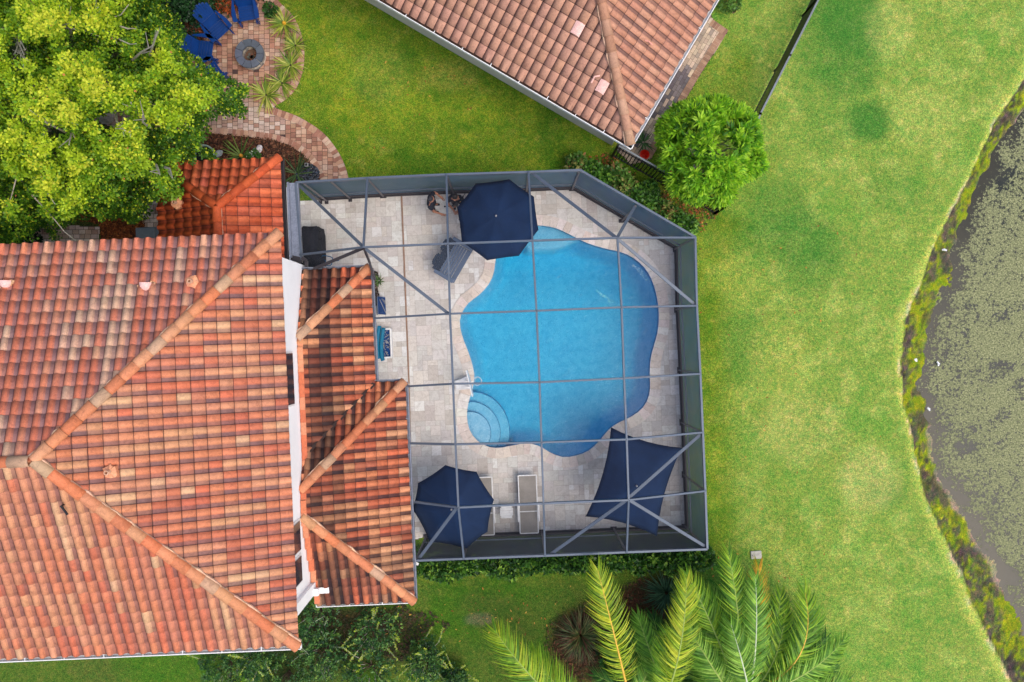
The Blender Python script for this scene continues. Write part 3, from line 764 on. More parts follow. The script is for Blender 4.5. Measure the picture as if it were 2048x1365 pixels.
PAL_MAIN = [C(202,114,82), C(206,124,88), C(192,102,74), C(210,136,98), C(206,148,108), C(212,168,128), C(204,124,86), C(204,108,76), C(200,130,96), C(210,146,108), C(194,108,78), C(198,122,92), C(204,138,104)]
PAL_LOW = [C(196,108,72), C(206,124,84), C(180,92,62), C(204,140,98), C(188,120,86), C(206,104,70), C(170,96,70), C(208,150,110)]
PAL_ENT = [C(208,102,62), C(202,94,56), C(214,112,72), C(196,90,54), C(208,106,74)]
PAL_CAP = [C(206,138,100), C(196,120,84), C(206,148,110), C(194,130,96), C(204,120,82), C(200,142,104), C(204,132,94), C(190,154,124)]
PAL_MAIN = [mixc(c, C(176, 122, 100), .16) for c in PAL_MAIN]; PAL_LOW = [mixc(c, C(170, 116, 92), .12) for c in PAL_LOW]
house = empty('house', H(-9, -2, 0), TH, 'large house with multicoloured orange barrel-tile hip roofs and white walls beside the pool', 'house')
# walls
def uvbox(mb, u0, v0, u1, v1, z0, z1, col=(1, 1, 1)):
    mb.prism([H(u0, v0), H(u1, v0), H(u1, v1), H(u0, v1)], z0, z1, col)
b = MB(); uvbox(b, -17, -6.5, -5.72, 2.37, 0, 6.2); child(b.build('upper_wall', M_stucco), house)
b = MB(); uvbox(b, -5.74, -6.62, -4.3, 1.1, 0, 2.8); uvbox(b, -4.4, -6.62, -3.5, -1.4, 0, 2.8); uvbox(b, -9.2, 2.3, -6.55, 4.9, 0, 2.75); child(b.build('lower_wall', M_stucco), house)
b = MB()                                    # soffits and fascias
uvbox(b, -17, -6.80, -5.40, -6.5, 6.02, 6.16); uvbox(b, -5.72, -6.5, -5.40, 2.66, 6.02, 6.16); uvbox(b, -17, 2.37, -5.40, 2.66, 6.02, 6.16)
uvbox(b, -5.70, -6.95, -3.10, -6.6, 2.70, 2.82); uvbox(b, -3.5, -6.6, -3.10, -1.08, 2.7, 2.82); uvbox(b, -4.3, -1.4, -3.9, 2.1, 2.7, 2.82)
child(b.build('soffit', M_white), house)
# stucco band at the south-east corner of the upper wall
b = MB(); uvbox(b, -5.72, -6.60, -5.62, -6.30, 0, 6.0); uvbox(b, -5.72, -6.62, -5.50, -6.44, 3.35, 3.5); uvbox(b, -5.62, -6.66, -5.30, -6.50, 3.05, 3.16); child(b.build('corner_band', M_stucco), house)
for v0, v1 in ((-.02, -1.42), (-4.35, -5.18), (-5.25, -5.98)):
    b = MB(); uvbox(b, -5.725, v1, -5.69, v0, 4.28, 5.7, (1, 1, 1)); wo = child(b.build('window', M_white), house)
    b = MB(); uvbox(b, -5.69, v1 + .05, -5.672, v0 - .05, 4.34, 5.64); p_ = b.build('pane', M_glassd); p_.parent = wo
# main roof
e0, vn, vs, uw = 6.3, 2.74, -6.87, -20.0; ue = -5.325; half = (vn - vs) / 2; ap = (ue - half, (vn + vs) / 2); zr = e0 + .4 * half
NE, SE, SW_, NW_ = H(ue, vn, e0), H(ue, vs, e0), H(uw, vs, e0), H(uw, vn, e0); AP = H(*ap, zr); AW = H(uw, ap[1], zr)
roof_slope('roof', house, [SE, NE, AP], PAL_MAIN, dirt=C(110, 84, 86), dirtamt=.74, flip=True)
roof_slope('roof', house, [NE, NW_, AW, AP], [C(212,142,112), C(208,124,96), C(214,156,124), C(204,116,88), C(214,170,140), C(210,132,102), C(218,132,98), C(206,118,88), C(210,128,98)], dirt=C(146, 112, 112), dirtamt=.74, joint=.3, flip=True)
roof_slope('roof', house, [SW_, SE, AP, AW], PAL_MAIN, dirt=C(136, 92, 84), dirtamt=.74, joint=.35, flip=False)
hipcaps('hip_ridge', house, NE + Vector((0, 0, .03)), AP, PAL_CAP, mside=1)
hipcaps('hip_ridge', house, SE + Vector((0, 0, .03)), AP, PAL_CAP, mside=1)
hipcaps('hip_ridge', house, AW, AP - (AP - AW).normalized() * .05, PAL_CAP, mside=1)
# lower roof
z0, sl_ = 2.9, .42
def LZ(run): return z0 + sl_ * run
A1, A2 = H(-3.85, 2.18, z0), H(-3.85, -1.01, z0); B1, B2 = H(-3.035, -1.01, z0), H(-3.035, -7.02, z0); WU = -5.72
h1 = H(WU, 2.18 - 1.87, LZ(1.87)); vly = H(WU, -1.01 - 1.87, LZ(1.87)); h2 = H(WU, -1.01 - 2.685, LZ(2.685)); h3 = H(WU, -7.02 + 2.685, LZ(2.685))
W0, W3 = H(WU, 2.18, z0), H(WU, -7.02, z0)
def stain(q):
    u = q.x * CT + q.y * ST; d = u - WU; f = float(fbm(np.array([q.x * 1.6]), np.array([q.y * 1.6]), 51)[0])
    v_ = -q.x * ST + q.y * CT
    s_ = max(0, 1 - abs(d - .55) / .75) * .95 * max(0, min(1, (f - .30) * 5))
    if v_ > 1.0: s_ = max(s_, .5 * max(0, min(1, (f - .42) * 5)))
    if v_ < -5.2: s_ = max(s_, .42 * max(0, min(1, (f - .36) * 5)))
    return min(.82, s_ + rnd.uniform(-.12, .08)) if s_ > .05 else 0
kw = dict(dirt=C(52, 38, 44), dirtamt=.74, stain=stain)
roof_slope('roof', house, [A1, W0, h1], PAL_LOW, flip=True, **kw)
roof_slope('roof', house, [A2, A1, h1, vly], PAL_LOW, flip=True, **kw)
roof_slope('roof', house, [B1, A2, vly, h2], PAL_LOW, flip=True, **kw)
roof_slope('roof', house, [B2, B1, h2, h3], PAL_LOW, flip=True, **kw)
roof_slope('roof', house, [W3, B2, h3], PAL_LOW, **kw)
u_ = Vector((0, 0, .03))
hipcaps('hip_ridge', house, A1 + u_, h1, PAL_CAP, .12, mside=1); hipcaps('hip_ridge', house, B1 + u_, h2, PAL_CAP, .12, mside=1); hipcaps('hip_ridge', house, B2 + u_, h3, PAL_CAP, .12, mside=1)
b = MB(); b.bar(A2 + Vector((0, 0, .03)), vly + Vector((0, 0, .03)), .10, .03, C(50, 36, 34)); child(b.build('valley', M_tile), house)
# tile flashing course up against the white wall
b = MB(); vv = 2.1
while vv > -6.9:
    run = min(1.87, 2.18 - vv) if vv > .31 else (1.87 if vv > -2.9 else min(2.685, 1.87 + (-2.9 - vv)) if vv > -4.335 else max(0, 2.685 - (-4.335 - vv)))
    z_ = LZ(run) + .06; c = jit(rnd.choice([C(206,120,84), C(198,108,74), C(212,140,104)]), .08)
    b.box(H(WU + .08, vv - .17, z_ - .02), (.14, .33, .04), Matrix.Rotation(TH, 3, 'Z') @ Matrix.Rotation(.3, 3, 'Y'), c); vv -= .335
child(b.build('wall_flashing', M_tile), house)
# entry roof
e1 = 2.9; E1, E2 = H(-6.21, 5.31, e1), H(-6.21, 1.6, e1); E3 = H(-9.59, 5.31, e1); E4 = H(-9.59, 1.6, e1); EA = H(-7.71, 3.92, 3.62); EB = H(-7.71, 1.6, 3.62)
def stain2(q):
    f = float(fbm(np.array([q.x * 2.2]), np.array([q.y * 2.2]), 61)[0]); return .5 * max(0, min(1, (f - .60) * 6))
kw = dict(dirt=C(120, 50, 36), dirtamt=.5, stain=stain2)
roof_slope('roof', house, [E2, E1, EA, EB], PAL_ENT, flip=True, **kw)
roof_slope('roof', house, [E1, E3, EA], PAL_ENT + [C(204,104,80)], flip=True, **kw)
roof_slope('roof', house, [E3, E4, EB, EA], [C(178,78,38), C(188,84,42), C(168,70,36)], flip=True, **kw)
pe = [C(200,90,48), C(208,100,58), C(190,84,46)]
hipcaps('hip_ridge', house, E1 + u_, EA, pe, .12, mside=1); hipcaps('hip_ridge', house, E3 + u_, EA, pe, .12); hipcaps('hip_ridge', house, EB, EA, pe, .12)
# gutters
def gutter(name, a, b_, mat, w_=.12, par=None, out=None):
    a, b_ = Vector(a), Vector(b_); mb = MB(); d = (b_ - a).normalized(); x = d.cross(Vector((0, 0, 1))) if out is None else Vector(out)
    mb.bar(a + x * w_ * .5, b_ + x * w_ * .5, w_, .02); mb.bar(a + x * w_ + Vector((0, 0, .05)), b_ + x * w_ + Vector((0, 0, .05)), .02, .12)
    n = max(2, int((b_ - a).length / .9))
    for i in range(n + 1): q = a.lerp(b_, i / n); mb.bar(q + Vector((0, 0, .10)), q + x * w_ + Vector((0, 0, .10)), .02, .008)
    return child(mb.build(name, mat), par or house)
dz = Vector((0, 0, -.10))
def Ho(u, v): return H(u, v) .normalized()
gutter('gutter', SW_ + dz, SE + dz + H(.08, 0), M_white, .11, out=H(0, -1))
gutter('gutter', W3 + dz, B2 + dz + H(.06, 0), M_white, .09, out=H(0, -1))
gutter('gutter', B2 + dz, B1 + dz, M_gutter, .10, out=H(1, 0)); gutter('gutter', B1 + dz, A2 + dz, M_gutter, .09, out=H(0, 1)); gutter('gutter', A2 + dz, A1 + dz, M_gutter, .10, out=H(1, 0)); gutter('gutter', A1 + dz, W0 + dz, M_gutter, .09, out=H(0, 1))
gutter('gutter', E1 + dz, E2 + dz, M_aluD, .12, out=H(1, 0))
b = MB(); q_ = [P(577,366,2.8), P(596,366,2.8), P(604,520,2.8), P(583,516,2.8)]; b.prism(q_, 2.68, 2.78); b.bar(q_[0] + Vector((0,0,.03)), q_[3] + Vector((0,0,.03)), .05, .14); child(b.build('flat_gutter', M_gutter), house)
b = MB(); b.bar(P(604,516,2.8), P(613,522,2.8), .08, .12); b.bar(P(613,522,2.8), P(613,538,2.8), .08, .12); b.bar(P(583,516,2.75), P(606,521,2.75), .14, .10); child(b.build('gutter_bracket', M_aluD), house)
# downspout at south end of pool enclosure
b = MB(); b.bar(P(834,1128,2.7), P(834,1128,.2), .09, .07); child(b.build('downspout', M_white), house)
# roof vents
def vent(par, c, kind):
    mb = MB(); c = Vector(c)
    if kind == 'hood':
        n = 14; g = []
        for a in range(7):                              # half dome, open on the downhill side
            th = math.pi / 2 * a / 6; g.append([mb.vert(c + Vector((math.cos(math.pi * k / n) * .145 * math.cos(th), -.02 + math.sin(math.pi * k / n) * -.19 * math.cos(th), .15 * math.sin(th)))) for k in range(n + 1)])
        mb.smooth = True
        for a in range(6):
            for k in range(n): mb.face((g[a][k], g[a][k+1], g[a+1][k+1], g[a+1][k]), C(228, 186, 178))
        mb.smooth = False; mb.poly([Vector(mb.v[g[a][0]]) for a in range(7)] + [Vector(mb.v[g[a][-1]]) for a in range(5, -1, -1)], C(226, 166, 156))
        for k in range(7):
            a_ = rnd.uniform(-2.6, .6); r_ = rnd.uniform(.12, .2); mb.box(c + Vector((math.cos(a_) * r_, math.sin(a_) * r_, .0)), (rnd.uniform(.04, .1), rnd.uniform(.04, .1), .06), Matrix.Rotation(rnd.uniform(0, 3), 3, 'Z'), jit(C(206, 160, 122), .12))
    elif kind == 'pipe':
        mb.lathe([(.10, 0), (.075, .05), (.05, .07), (.05, .22), (.035, .22), (.035, .1), (0, .1)], c, 12, C(214, 170, 140))
        n = 16; r0 = [.115 + .06 * rnd.random() for _ in range(n)]
        ring = [mb.vert(c + Vector((math.cos(2*math.pi*k/n) * r0[k], math.sin(2*math.pi*k/n) * r0[k], .035 + .02 * rnd.random()))) for k in range(n)]; inn_ = [mb.vert(c + Vector((math.cos(2*math.pi*k/n) * .05, math.sin(2*math.pi*k/n) * .05, .09))) for k in range(n)]; low = [mb.vert(c + Vector((math.cos(2*math.pi*k/n) * r0[k] * 1.05, math.sin(2*math.pi*k/n) * r0[k] * 1.05, -.05))) for k in range(n)]
        for k in range(n): mb.face((ring[k], ring[(k+1) % n], inn_[(k+1) % n], inn_[k]), jit(C(214, 150, 112), .12)); mb.face((low[k], low[(k+1) % n], ring[(k+1) % n], ring[k]), C(196, 130, 96))
    return child(mb.build('roof_vent', M_mortar), par)
def on_main(px, py, slope):             # find the point of the tiled slope seen there
    z = 6.5
    for _ in range(12):
        p = P(px, py, z); u = p.x * CT + p.y * ST; v = -p.x * ST + p.y * CT
        run = (vn - v) if slope == 'n' else (v - vs) if slope == 's' else (ue - u)
        z = e0 + .4 * run + .05
    return P(px, py, z)
vent(house, on_main(12, 560, 'n'), 'hood'); vent(house, on_main(292, 564, 'n'), 'hood'); vent(house, on_main(386, 564, 'n'), 'pipe'); vent(house, on_main(222, 943, 'e'), 'pipe')
b = MB(); q = on_main(137, 1018, 's'); b.tube([q + Vector((-.08, .1, 0)), q + Vector((-.07, .09, .16)), q + Vector((.06, -.1, .14))], .025, 8, C(110, 104, 104)); child(b.build('roof_vent', M_blackmetal), house)
vent(house, P(354, 407, 3.3), 'pipe')

# ---- neighbouring house
nh = empty('neighbour_house', (0, 12, 0), 0, 'neighbouring house with a plain brown-pink tiled roof and light grey wall at the top', 'house')
Cn = Vector((3.29, 5.30, 2.9)) + Vector((-.355, 1.369, 0)) * .11; a1 = Vector((-.862, .507, 0)); b1 = Vector((.507, .862, 0)); hw = 6.2; zt = Vector((0, 0, .4 * hw))
Q0, Q1, Q2, Q3 = Cn, Cn + a1 * 18, Cn + a1 * 18 + b1 * hw * 2, Cn + b1 * hw * 2; R0 = Cn + a1 * hw + b1 * hw + zt; R1 = Cn + a1 * (18 - hw) + b1 * hw + zt
PAL_N = [C(190,142,118), C(186,138,114), C(195,147,122), C(188,140,119), C(192,143,116)]
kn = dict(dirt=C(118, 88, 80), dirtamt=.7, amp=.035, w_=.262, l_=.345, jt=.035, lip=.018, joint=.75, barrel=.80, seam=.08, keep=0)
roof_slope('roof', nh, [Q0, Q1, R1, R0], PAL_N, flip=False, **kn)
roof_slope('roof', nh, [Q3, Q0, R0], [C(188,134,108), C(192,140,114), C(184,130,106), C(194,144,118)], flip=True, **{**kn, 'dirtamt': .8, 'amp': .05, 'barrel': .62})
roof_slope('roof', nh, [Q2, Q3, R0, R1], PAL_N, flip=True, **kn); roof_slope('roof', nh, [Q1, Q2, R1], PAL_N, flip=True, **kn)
pn = [C(176,134,108), C(170,126,102), C(182,142,116)]
for s_, e_ in ((Q0 + u_, R0), (Q1 + u_, R1), (Q3 + u_, R0), (Q2 + u_, R1), (R0, R1)): hipcaps('hip_ridge', nh, s_, e_, pn, .13, .42, mside=-1)
# replaced pink tiles
def on_n(px, py, dirn):
    z = 3.2
    for _ in range(14):
        p = P(px, py, z); run = (p - Cn).dot(b1) if dirn == 's' else (p - Cn).dot(a1); z = 2.9 + .4 * run + .06
    return P(px, py, z)
for px, py in ((1155, 58), (1204, 174)):
    q = on_n(px, py, 's'); s2 = (b1 + Vector((0, 0, .4))).normalized(); b = MB(); K = 6
    for k in range(K):
        t0, t1 = k / K, (k + 1) / K; hh = lambda t: Vector((0, 0, .045 * math.sin(math.pi * t)))
        b.poly([q + a1 * (.13 - .27 * t0) - s2 * .17 + hh(t0), q + a1 * (.13 - .27 * t1) - s2 * .17 + hh(t1), q + a1 * (.13 - .27 * t1) + s2 * .17 + hh(t1), q + a1 * (.13 - .27 * t0) + s2 * .17 + hh(t0)], C(236, 188, 176))
    child(b.build('pink_tile', M_mortar), nh)
b = MB(); qa = on_n(1190, 160, 's'); b.tube([qa + Vector((-.1, -.08, 0)), qa + Vector((-.02, .06, .08)), qa + Vector((.12, .1, .03))], .025, 6, C(232, 184, 170)); child(b.build('roof_vent', M_mortar), nh); b = MB()
qb = on_n(1297, 85, 'e'); b.tube([qb + Vector((-.1, .04, .03)), qb + Vector((0, 0, .06)), qb + Vector((.1, -.08, .03))], .022, 6, C(226, 160, 140)); child(b.build('roof_vent', M_mortar), nh)
ins_ = lambda u, v, z: Cn + a1 * u + b1 * v + Vector((0, 0, z - 2.9))
b = MB(); b.prism([ins_(.45, .5, 0), ins_(.45, 11.9, 0), ins_(17.5, 11.9, 0), ins_(17.5, .5, 0)], 0, 2.8); child(b.build('wall', M_stuccog), nh)
b = MB(); b.prism([ins_(.04, .04, 0), ins_(.04, 12.3, 0), ins_(17.9, 12.3, 0), ins_(17.9, .04, 0)], 2.72, 2.80); child(b.build('soffit', M_white), nh)
gutter('gutter', Q0 + dz - a1 * .12, Q1 + dz, M_white, .11, nh, -b1); gutter('gutter', Q3 + dz, Q0 + dz - b1 * .12, M_white, .11, nh, -a1)
b = MB(); b.bar(Q0 - b1 * .02 + Vector((0, 0, -.06)), Q1 - b1 * .02 + Vector((0, 0, -.06)), .12, .03); child(b.build('gutter_leaves', pmat('gutter_debris', C(62, 44, 34), .95, fine=40, famt=.5)), nh)

# ================================================================ pool enclosure
enc = empty('pool_screen_enclosure', (1.2, -.6, 0), 0, 'large grey aluminium screen cage standing over the pool and deck', 'pool enclosure')
def beam(name, a, b_, w_=.052, h=.11, mat=None, up=(0, 0, 1)):
    mb = MB(); mb.bar(a, b_, w_, h, (1, 1, 1), up); return child(mb.build(name, mat or M_alu, bevel=.004), enc)
def polybeam(pts, **k):
    mb = MB()
    for a, b_ in zip(pts, pts[1:]): mb.bar(a, b_, k.get('w', .052), k.get('h', .11))
    return child(mb.build(k.get('name', 'roof_beam'), k.get('mat', M_alu), bevel=.004), enc)
E = lambda x, y: P(x, y, ZE + .03)
Z_ = lambda x, y: P(x, y, ZC)
# perimeter
for a, b_ in zip([(592,366)] + deck_px_top[1:], deck_px_top[1:]):
    if a != b_: beam('eave_beam', P(*a, ZE), P(*b_, ZE), .06, .12)
beam('eave_beam', P(592,366,ZE), P(604,520,ZE), .06, .12)
# north-south members
polybeam([E(735,357), Z_(727,495)]); polybeam([Z_(727,495), P(738,522,3.2), P(750,560,2.95)], mat=M_aluD)
polybeam([E(893,350), Z_(896,488), Z_(900,628), Z_(906,768), Z_(911,889), Z_(917,1015), E(928,1117)])
polybeam([E(1057,345), Z_(1065,482), Z_(1073,622), Z_(1079,765), Z_(1083,885), Z_(1087,1007), E(1090,1111)])
polybeam([Z_(1235,476), Z_(1243,615), Z_(1248,757), Z_(1253,879), Z_(1257,1000), E(1253,1104)])
# east-west members
polybeam([E(601,510), Z_(727,495), Z_(896,488), Z_(1065,482), Z_(1235,476), E(1391,476)])
polybeam([P(750,637,2.95), Z_(900,628), Z_(1073,622), Z_(1243,615), E(1393,612)])
polybeam([P(817,773,2.95), Z_(906,768), Z_(1079,765), Z_(1248,757), E(1400,748)])
polybeam([P(822,887,2.95), Z_(911,889), Z_(1083,885), Z_(1253,879), E(1405,865)])
polybeam([P(830,1004,2.95), Z_(917,1015), Z_(1087,1007), Z_(1257,1000), E(1410,982)])
# braces
for a, b_ in ((P(597,370,ZE), Z_(727,495)), (Z_(727,495), Z_(897,628)), (E(1064,345), Z_(1233,475)), (Z_(1237,478), E(1391,610)), (Z_(1235,475), E(1271,412)),
              (Z_(1257,998), E(1404,868)), (Z_(1257,1000), E(1411,1094)), (Z_(1253,1002), E(1103,1109)), (Z_(915,1015), E(838,1118))):
    beam('roof_brace', a - Vector((0, 0, .07)), b_ - Vector((0, 0, .07)), .085, .045)
beam('roof_brace', Z_(727,495) - Vector((0, 0, .1)), P(628,538,2.95), .085, .045, M_aluD)
# posts and foot plates
def post(px, py, w_=.055, mat=None):
    p = P(px, py, ZE); c = P(1024, 682.5, 0); d = (c - Vector((p.x, p.y, 0))).normalized()
    mb = MB(); mb.bar((p.x, p.y, ZE), (p.x, p.y, .02), w_, w_, (1, 1, 1), (d.y, -d.x, 0) if abs(d.x) > .5 else (1, 0, 0))
    o = child(mb.build('post', mat or M_aluP, bevel=.004), enc)
    mb = MB(); mb.box((p.x, p.y, .03), (.2, .11, .03), Matrix.Rotation(TH, 3, 'Z') if abs(d.y) > abs(d.x) else Matrix.Rotation(TH + math.pi / 2, 3, 'Z'))
    f = mb.build('foot_plate', M_aluD); f.parent = o; f.matrix_parent_inverse = o.matrix_world.inverted()
M_aluP = pmat('post_aluminium', C(96, 92, 96), .45, .3, ns=3, amt=.15)
INP = lambda x, y, k=.09: (x + (1024 - x) * 0, y)
for px, py in ((594,368),(608,368),(661,363),(735,358),(893,351),(1057,346),(1159,342),(1271,413),(1389,476),(1392,612),(1399,748),(1404,865),(1409,982),(1412,1097),(1252,1103),(1090,1110),(928,1116),(832,1120)): post(px, py)
# wall screens, kick rail and chair rail
M_scrW = screenmat('wall_screen_mesh', C(82, 104, 130), .80); M_scrS = screenmat('wall_screen_mesh_shaded', C(54, 60, 72), .84); M_scrR = screenmat('roof_screen_mesh', C(70, 74, 84), .08)  # lower wall gets a darker copy of the mesh, its shade painted in
cen = Vector((1.2, -.6, 0))
pp = [(592,366)] + deck_px_top[1:]
for a, b_ in zip(pp, pp[1:]):
    A_, B_ = P(*a, ZE), P(*b_, ZE); o_ = ((A_ + B_) / 2 - cen); o_.z = 0; d = (B_ - A_).normalized(); nn = Vector((d.y, -d.x, 0)); nn = nn if nn.dot(o_) > 0 else -nn
    mb = MB(); A0_, B0_ = A_ + nn * .012, B_ + nn * .012
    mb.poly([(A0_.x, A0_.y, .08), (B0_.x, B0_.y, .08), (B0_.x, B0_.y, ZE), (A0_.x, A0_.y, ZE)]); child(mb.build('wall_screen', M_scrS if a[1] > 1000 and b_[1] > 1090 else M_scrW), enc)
    mb = MB(); mb.bar((A_.x, A_.y, .05), (B_.x, B_.y, .05), .06, .10); mb.bar((A_.x - nn.x * .0, A_.y, .34), (B_.x, B_.y, .34), .045, .05); mb.poly([Vector((A_.x, A_.y, .08)) + nn * .006, Vector((B_.x, B_.y, .08)) + nn * .006, Vector((B_.x, B_.y, .34)) + nn * .006, Vector((A_.x, A_.y, .34)) + nn * .006])
    child(mb.build('kick_plate', M_aluD), enc)
    mb = MB(); mb.bar((A_.x, A_.y, .80), (B_.x, B_.y, .80), .04, .03); child(mb.build('chair_rail', M_alu), enc)
# roof screens
def rs(*pts):
    mb = MB(); mb.poly([p - Vector((0, 0, .02)) for p in pts]); child(mb.build('roof_screen', M_scrR), enc)
rows = [[(735,357),(893,350),(1057,345)], [(727,495),(896,488),(1065,482),(1235,476)], [(897,628),(900,628),(1073,622),(1243,615)], [(906,768),(906,768),(1079,765),(1248,757)], [(911,889),(911,889),(1083,885),(1253,879)], [(917,1015),(917,1015),(1087,1007),(1257,1000)]]
rs(E(592,366), E(735,357), Z_(727,495)); rs(E(592,366), Z_(727,495), E(601,510)); rs(E(735,357), E(893,350), Z_(896,488), Z_(727,495)); rs(E(893,350), E(1057,345), Z_(1065,482), Z_(896,488))
rs(E(1057,345), E(1160,341), E(1270,412), Z_(1235,476)); rs(E(1057,345), Z_(1235,476), Z_(1065,482)); rs(E(1270,412), E(1390,475), Z_(1235,476)); rs(Z_(1235,476), E(1390,475), E(1393,612), Z_(1243,615))
rs(P(601,510,2.85), Z_(727,495), P(738,530,2.95), P(612,538,2.85)); rs(Z_(727,495), Z_(896,488), Z_(900,628), P(745,575,2.95)); rs(P(745,575,2.95), Z_(900,628), P(750,637,2.95))
for r0, r1, lp, lq in ((2, 3, (750,637), (817,773)), (3, 4, (817,773), (822,887)), (4, 5, (822,887), (830,1004))):
    rs(P(*lp, 2.95), Z_(*rows[r0][1]), Z_(*rows[r1][1]), P(*lq, 2.95))
for r0 in (1, 2, 3, 4):
    rs(Z_(*rows[r0][1]), Z_(*rows[r0][2]), Z_(*rows[r0+1][2]), Z_(*rows[r0+1][1])); rs(Z_(*rows[r0][2]), Z_(*rows[r0][3]), Z_(*rows[r0+1][3]), Z_(*rows[r0+1][2]))
for (x0, y0), (x1, y1), ra, rb in (((1393,612),(1400,748),(1243,615),(1248,757)), ((1400,748),(1405,865),(1248,757),(1253,879)), ((1405,865),(1410,982),(1253,879),(1257,1000))): rs(Z_(*ra), E(x0, y0), E(x1, y1), Z_(*rb))
rs(Z_(1257,1000), E(1410,982), E(1414,1098)); rs(Z_(1257,1000), E(1414,1098), E(1253,1104)); rs(Z_(1087,1007), Z_(1257,1000), E(1253,1104), E(1090,1111)); rs(Z_(917,1015), Z_(1087,1007), E(1090,1111), E(928,1117)); rs(P(830,1004,2.95), Z_(917,1015), E(928,1117), E(830,1121))
# ================================================================ fences
def fence(px_pts, lab, zt=1.4, closed=False):
    root = empty('metal_fence', P(*px_pts[0], zt) * 1.0, 0, lab, 'fence', 'black metal fences of the neighbouring garden'); root.location.z = 0
    for a, b_ in zip(px_pts, px_pts[1:]):
        A_, B_ = P(*a, zt), P(*b_, zt); L = (B_ - A_).length; n = max(1, round(L / 1.8)); A0_, B0_ = Vector((A_.x, A_.y, 0)), Vector((B_.x, B_.y, 0))
        mb = MB(); mb.bar(A_, B_, .05, .035); child(mb.build('top_rail', M_fencetop), root)
        for z_ in (.15, 1.15):
            mb = MB(); mb.bar(A0_ + Vector((0, 0, z_)), B0_ + Vector((0, 0, z_)), .035, .03); child(mb.build('rail', M_blackmetal), root)
        for i in range(n):
            p, q = A0_.lerp(B0_, i / n), A0_.lerp(B0_, (i + 1) / n); m_ = max(2, int((q - p).length / .105)); mb = MB()
            for k in range(1, m_): c = p.lerp(q, k / m_); mb.bar(c + Vector((0, 0, .06)), c + Vector((0, 0, zt - .02)), .022, .022)
            child(mb.build('picket_panel', M_blackmetal), root)
        for i in range(n + 1):
            c = A0_.lerp(B0_, i / n); mb = MB(); mb.bar(c, c + Vector((0, 0, zt + .03)), .06, .06); child(mb.build('post', M_blackmetal), root)
M_fencetop = pmat('fence_top_rail', C(120, 126, 132), .45, .4)
fence([(1236,291),(1452,413),(1521,228)], 'black picket fence from the neighbour house corner to the round lime green tree')
fence([(1521,228),(1640,-6),(1700,-130)], 'black picket fence with grey top rail running up the right-hand lawn')

# ================================================================ foliage
def unit(a): return a / np.maximum(1e-9, np.linalg.norm(a, axis=-1, keepdims=True))
def leaves(name, c, d, n, Ls, Ws, cols, mat, parent=None, droop=0.0):
    c = np.asarray(c, float); d = unit(np.asarray(d, float)); n = unit(n - d * (n * d).sum(-1, keepdims=True)); s = np.cross(d, n)
    Ls = np.asarray(Ls)[:, None]; Ws = np.asarray(Ws)[:, None]
    v0 = c; v1 = c + d * Ls * .45 - s * Ws * .5 + n * Ws * .12; v2 = c + d * Ls - n * Ls * droop; v3 = c + d * Ls * .45 + s * Ws * .5 + n * Ws * .12
    V = np.stack([v0, v1, v2, v3], 1).reshape(-1, 3); F = np.arange(len(c) * 4).reshape(-1, 4)
    return npmesh(name, V, F, cols, mat, parent)
def clumps(rs, sites, outs, m, rad, L, Wd, pal, wts, tipshift=.35, jitter=.16, palfn=None):
    """sites (k,3), outs (k,3) -> leaf arrays"""
    k = len(sites); S = np.repeat(sites, m, 0); O = np.repeat(outs, m, 0); N = k * m
    r = unit(rs.normal(size=(N, 3))); d = unit(r + O * .75); c = S + d * rad * rs.uniform(.0, 1, (N, 1)) ** .6
    nn = unit(O * .9 + np.array([0, 0, .9]) + rs.normal(size=(N, 3)) * .45)
    base = np.array(pal); ci = rs.choice(len(pal), k, p=np.array(wts) / sum(wts)) if palfn is None else palfn(sites)
    ci = np.repeat(ci, m); sw = rs.random(N) < .25; ci = np.where(sw, rs.choice(len(pal), N, p=np.array(wts) / sum(wts)), ci)
    cols = base[ci] * rs.uniform(1 - jitter, 1 + jitter, (N, 1))
    return c, unit(d + rs.normal(size=(N, 3)) * .35), nn, L * rs.uniform(.7, 1.25, N), Wd * rs.uniform(.7, 1.25, N), cols
M_leaf = leafmat('foliage'); M_leafD = leafmat('foliage_glossy', .25, .4)
M_bark = pmat('bark', C(178, 170, 158), .9, ns=12, amt=.3, fine=50, famt=.3, bump=.7)
M_barkd = pmat('dark_bark', C(92, 76, 62), .9, ns=12, amt=.3, fine=50, famt=.3, bump=.7)

def branches(mb, base, tips, rs, r0=.14, r1=.012, bend=.3, n=6):
    for t in tips:
        t = np.asarray(t); b0 = np.asarray(base); mid = (b0 + t) / 2 + rs.normal(size=3) * bend * .5; mid[2] += .1
        pts = [(1 - s_) ** 2 * b0 + 2 * s_ * (1 - s_) * mid + s_ ** 2 * t + (rs.normal(size=3) * bend * .12 if 0 < s_ < 1 else 0) for s_ in np.linspace(0, 1, n)]
        mb.tube([Vector(p) for p in pts], [r0 + (r1 - r0) * s_ ** .8 for s_ in np.linspace(0, 1, n)], 6)
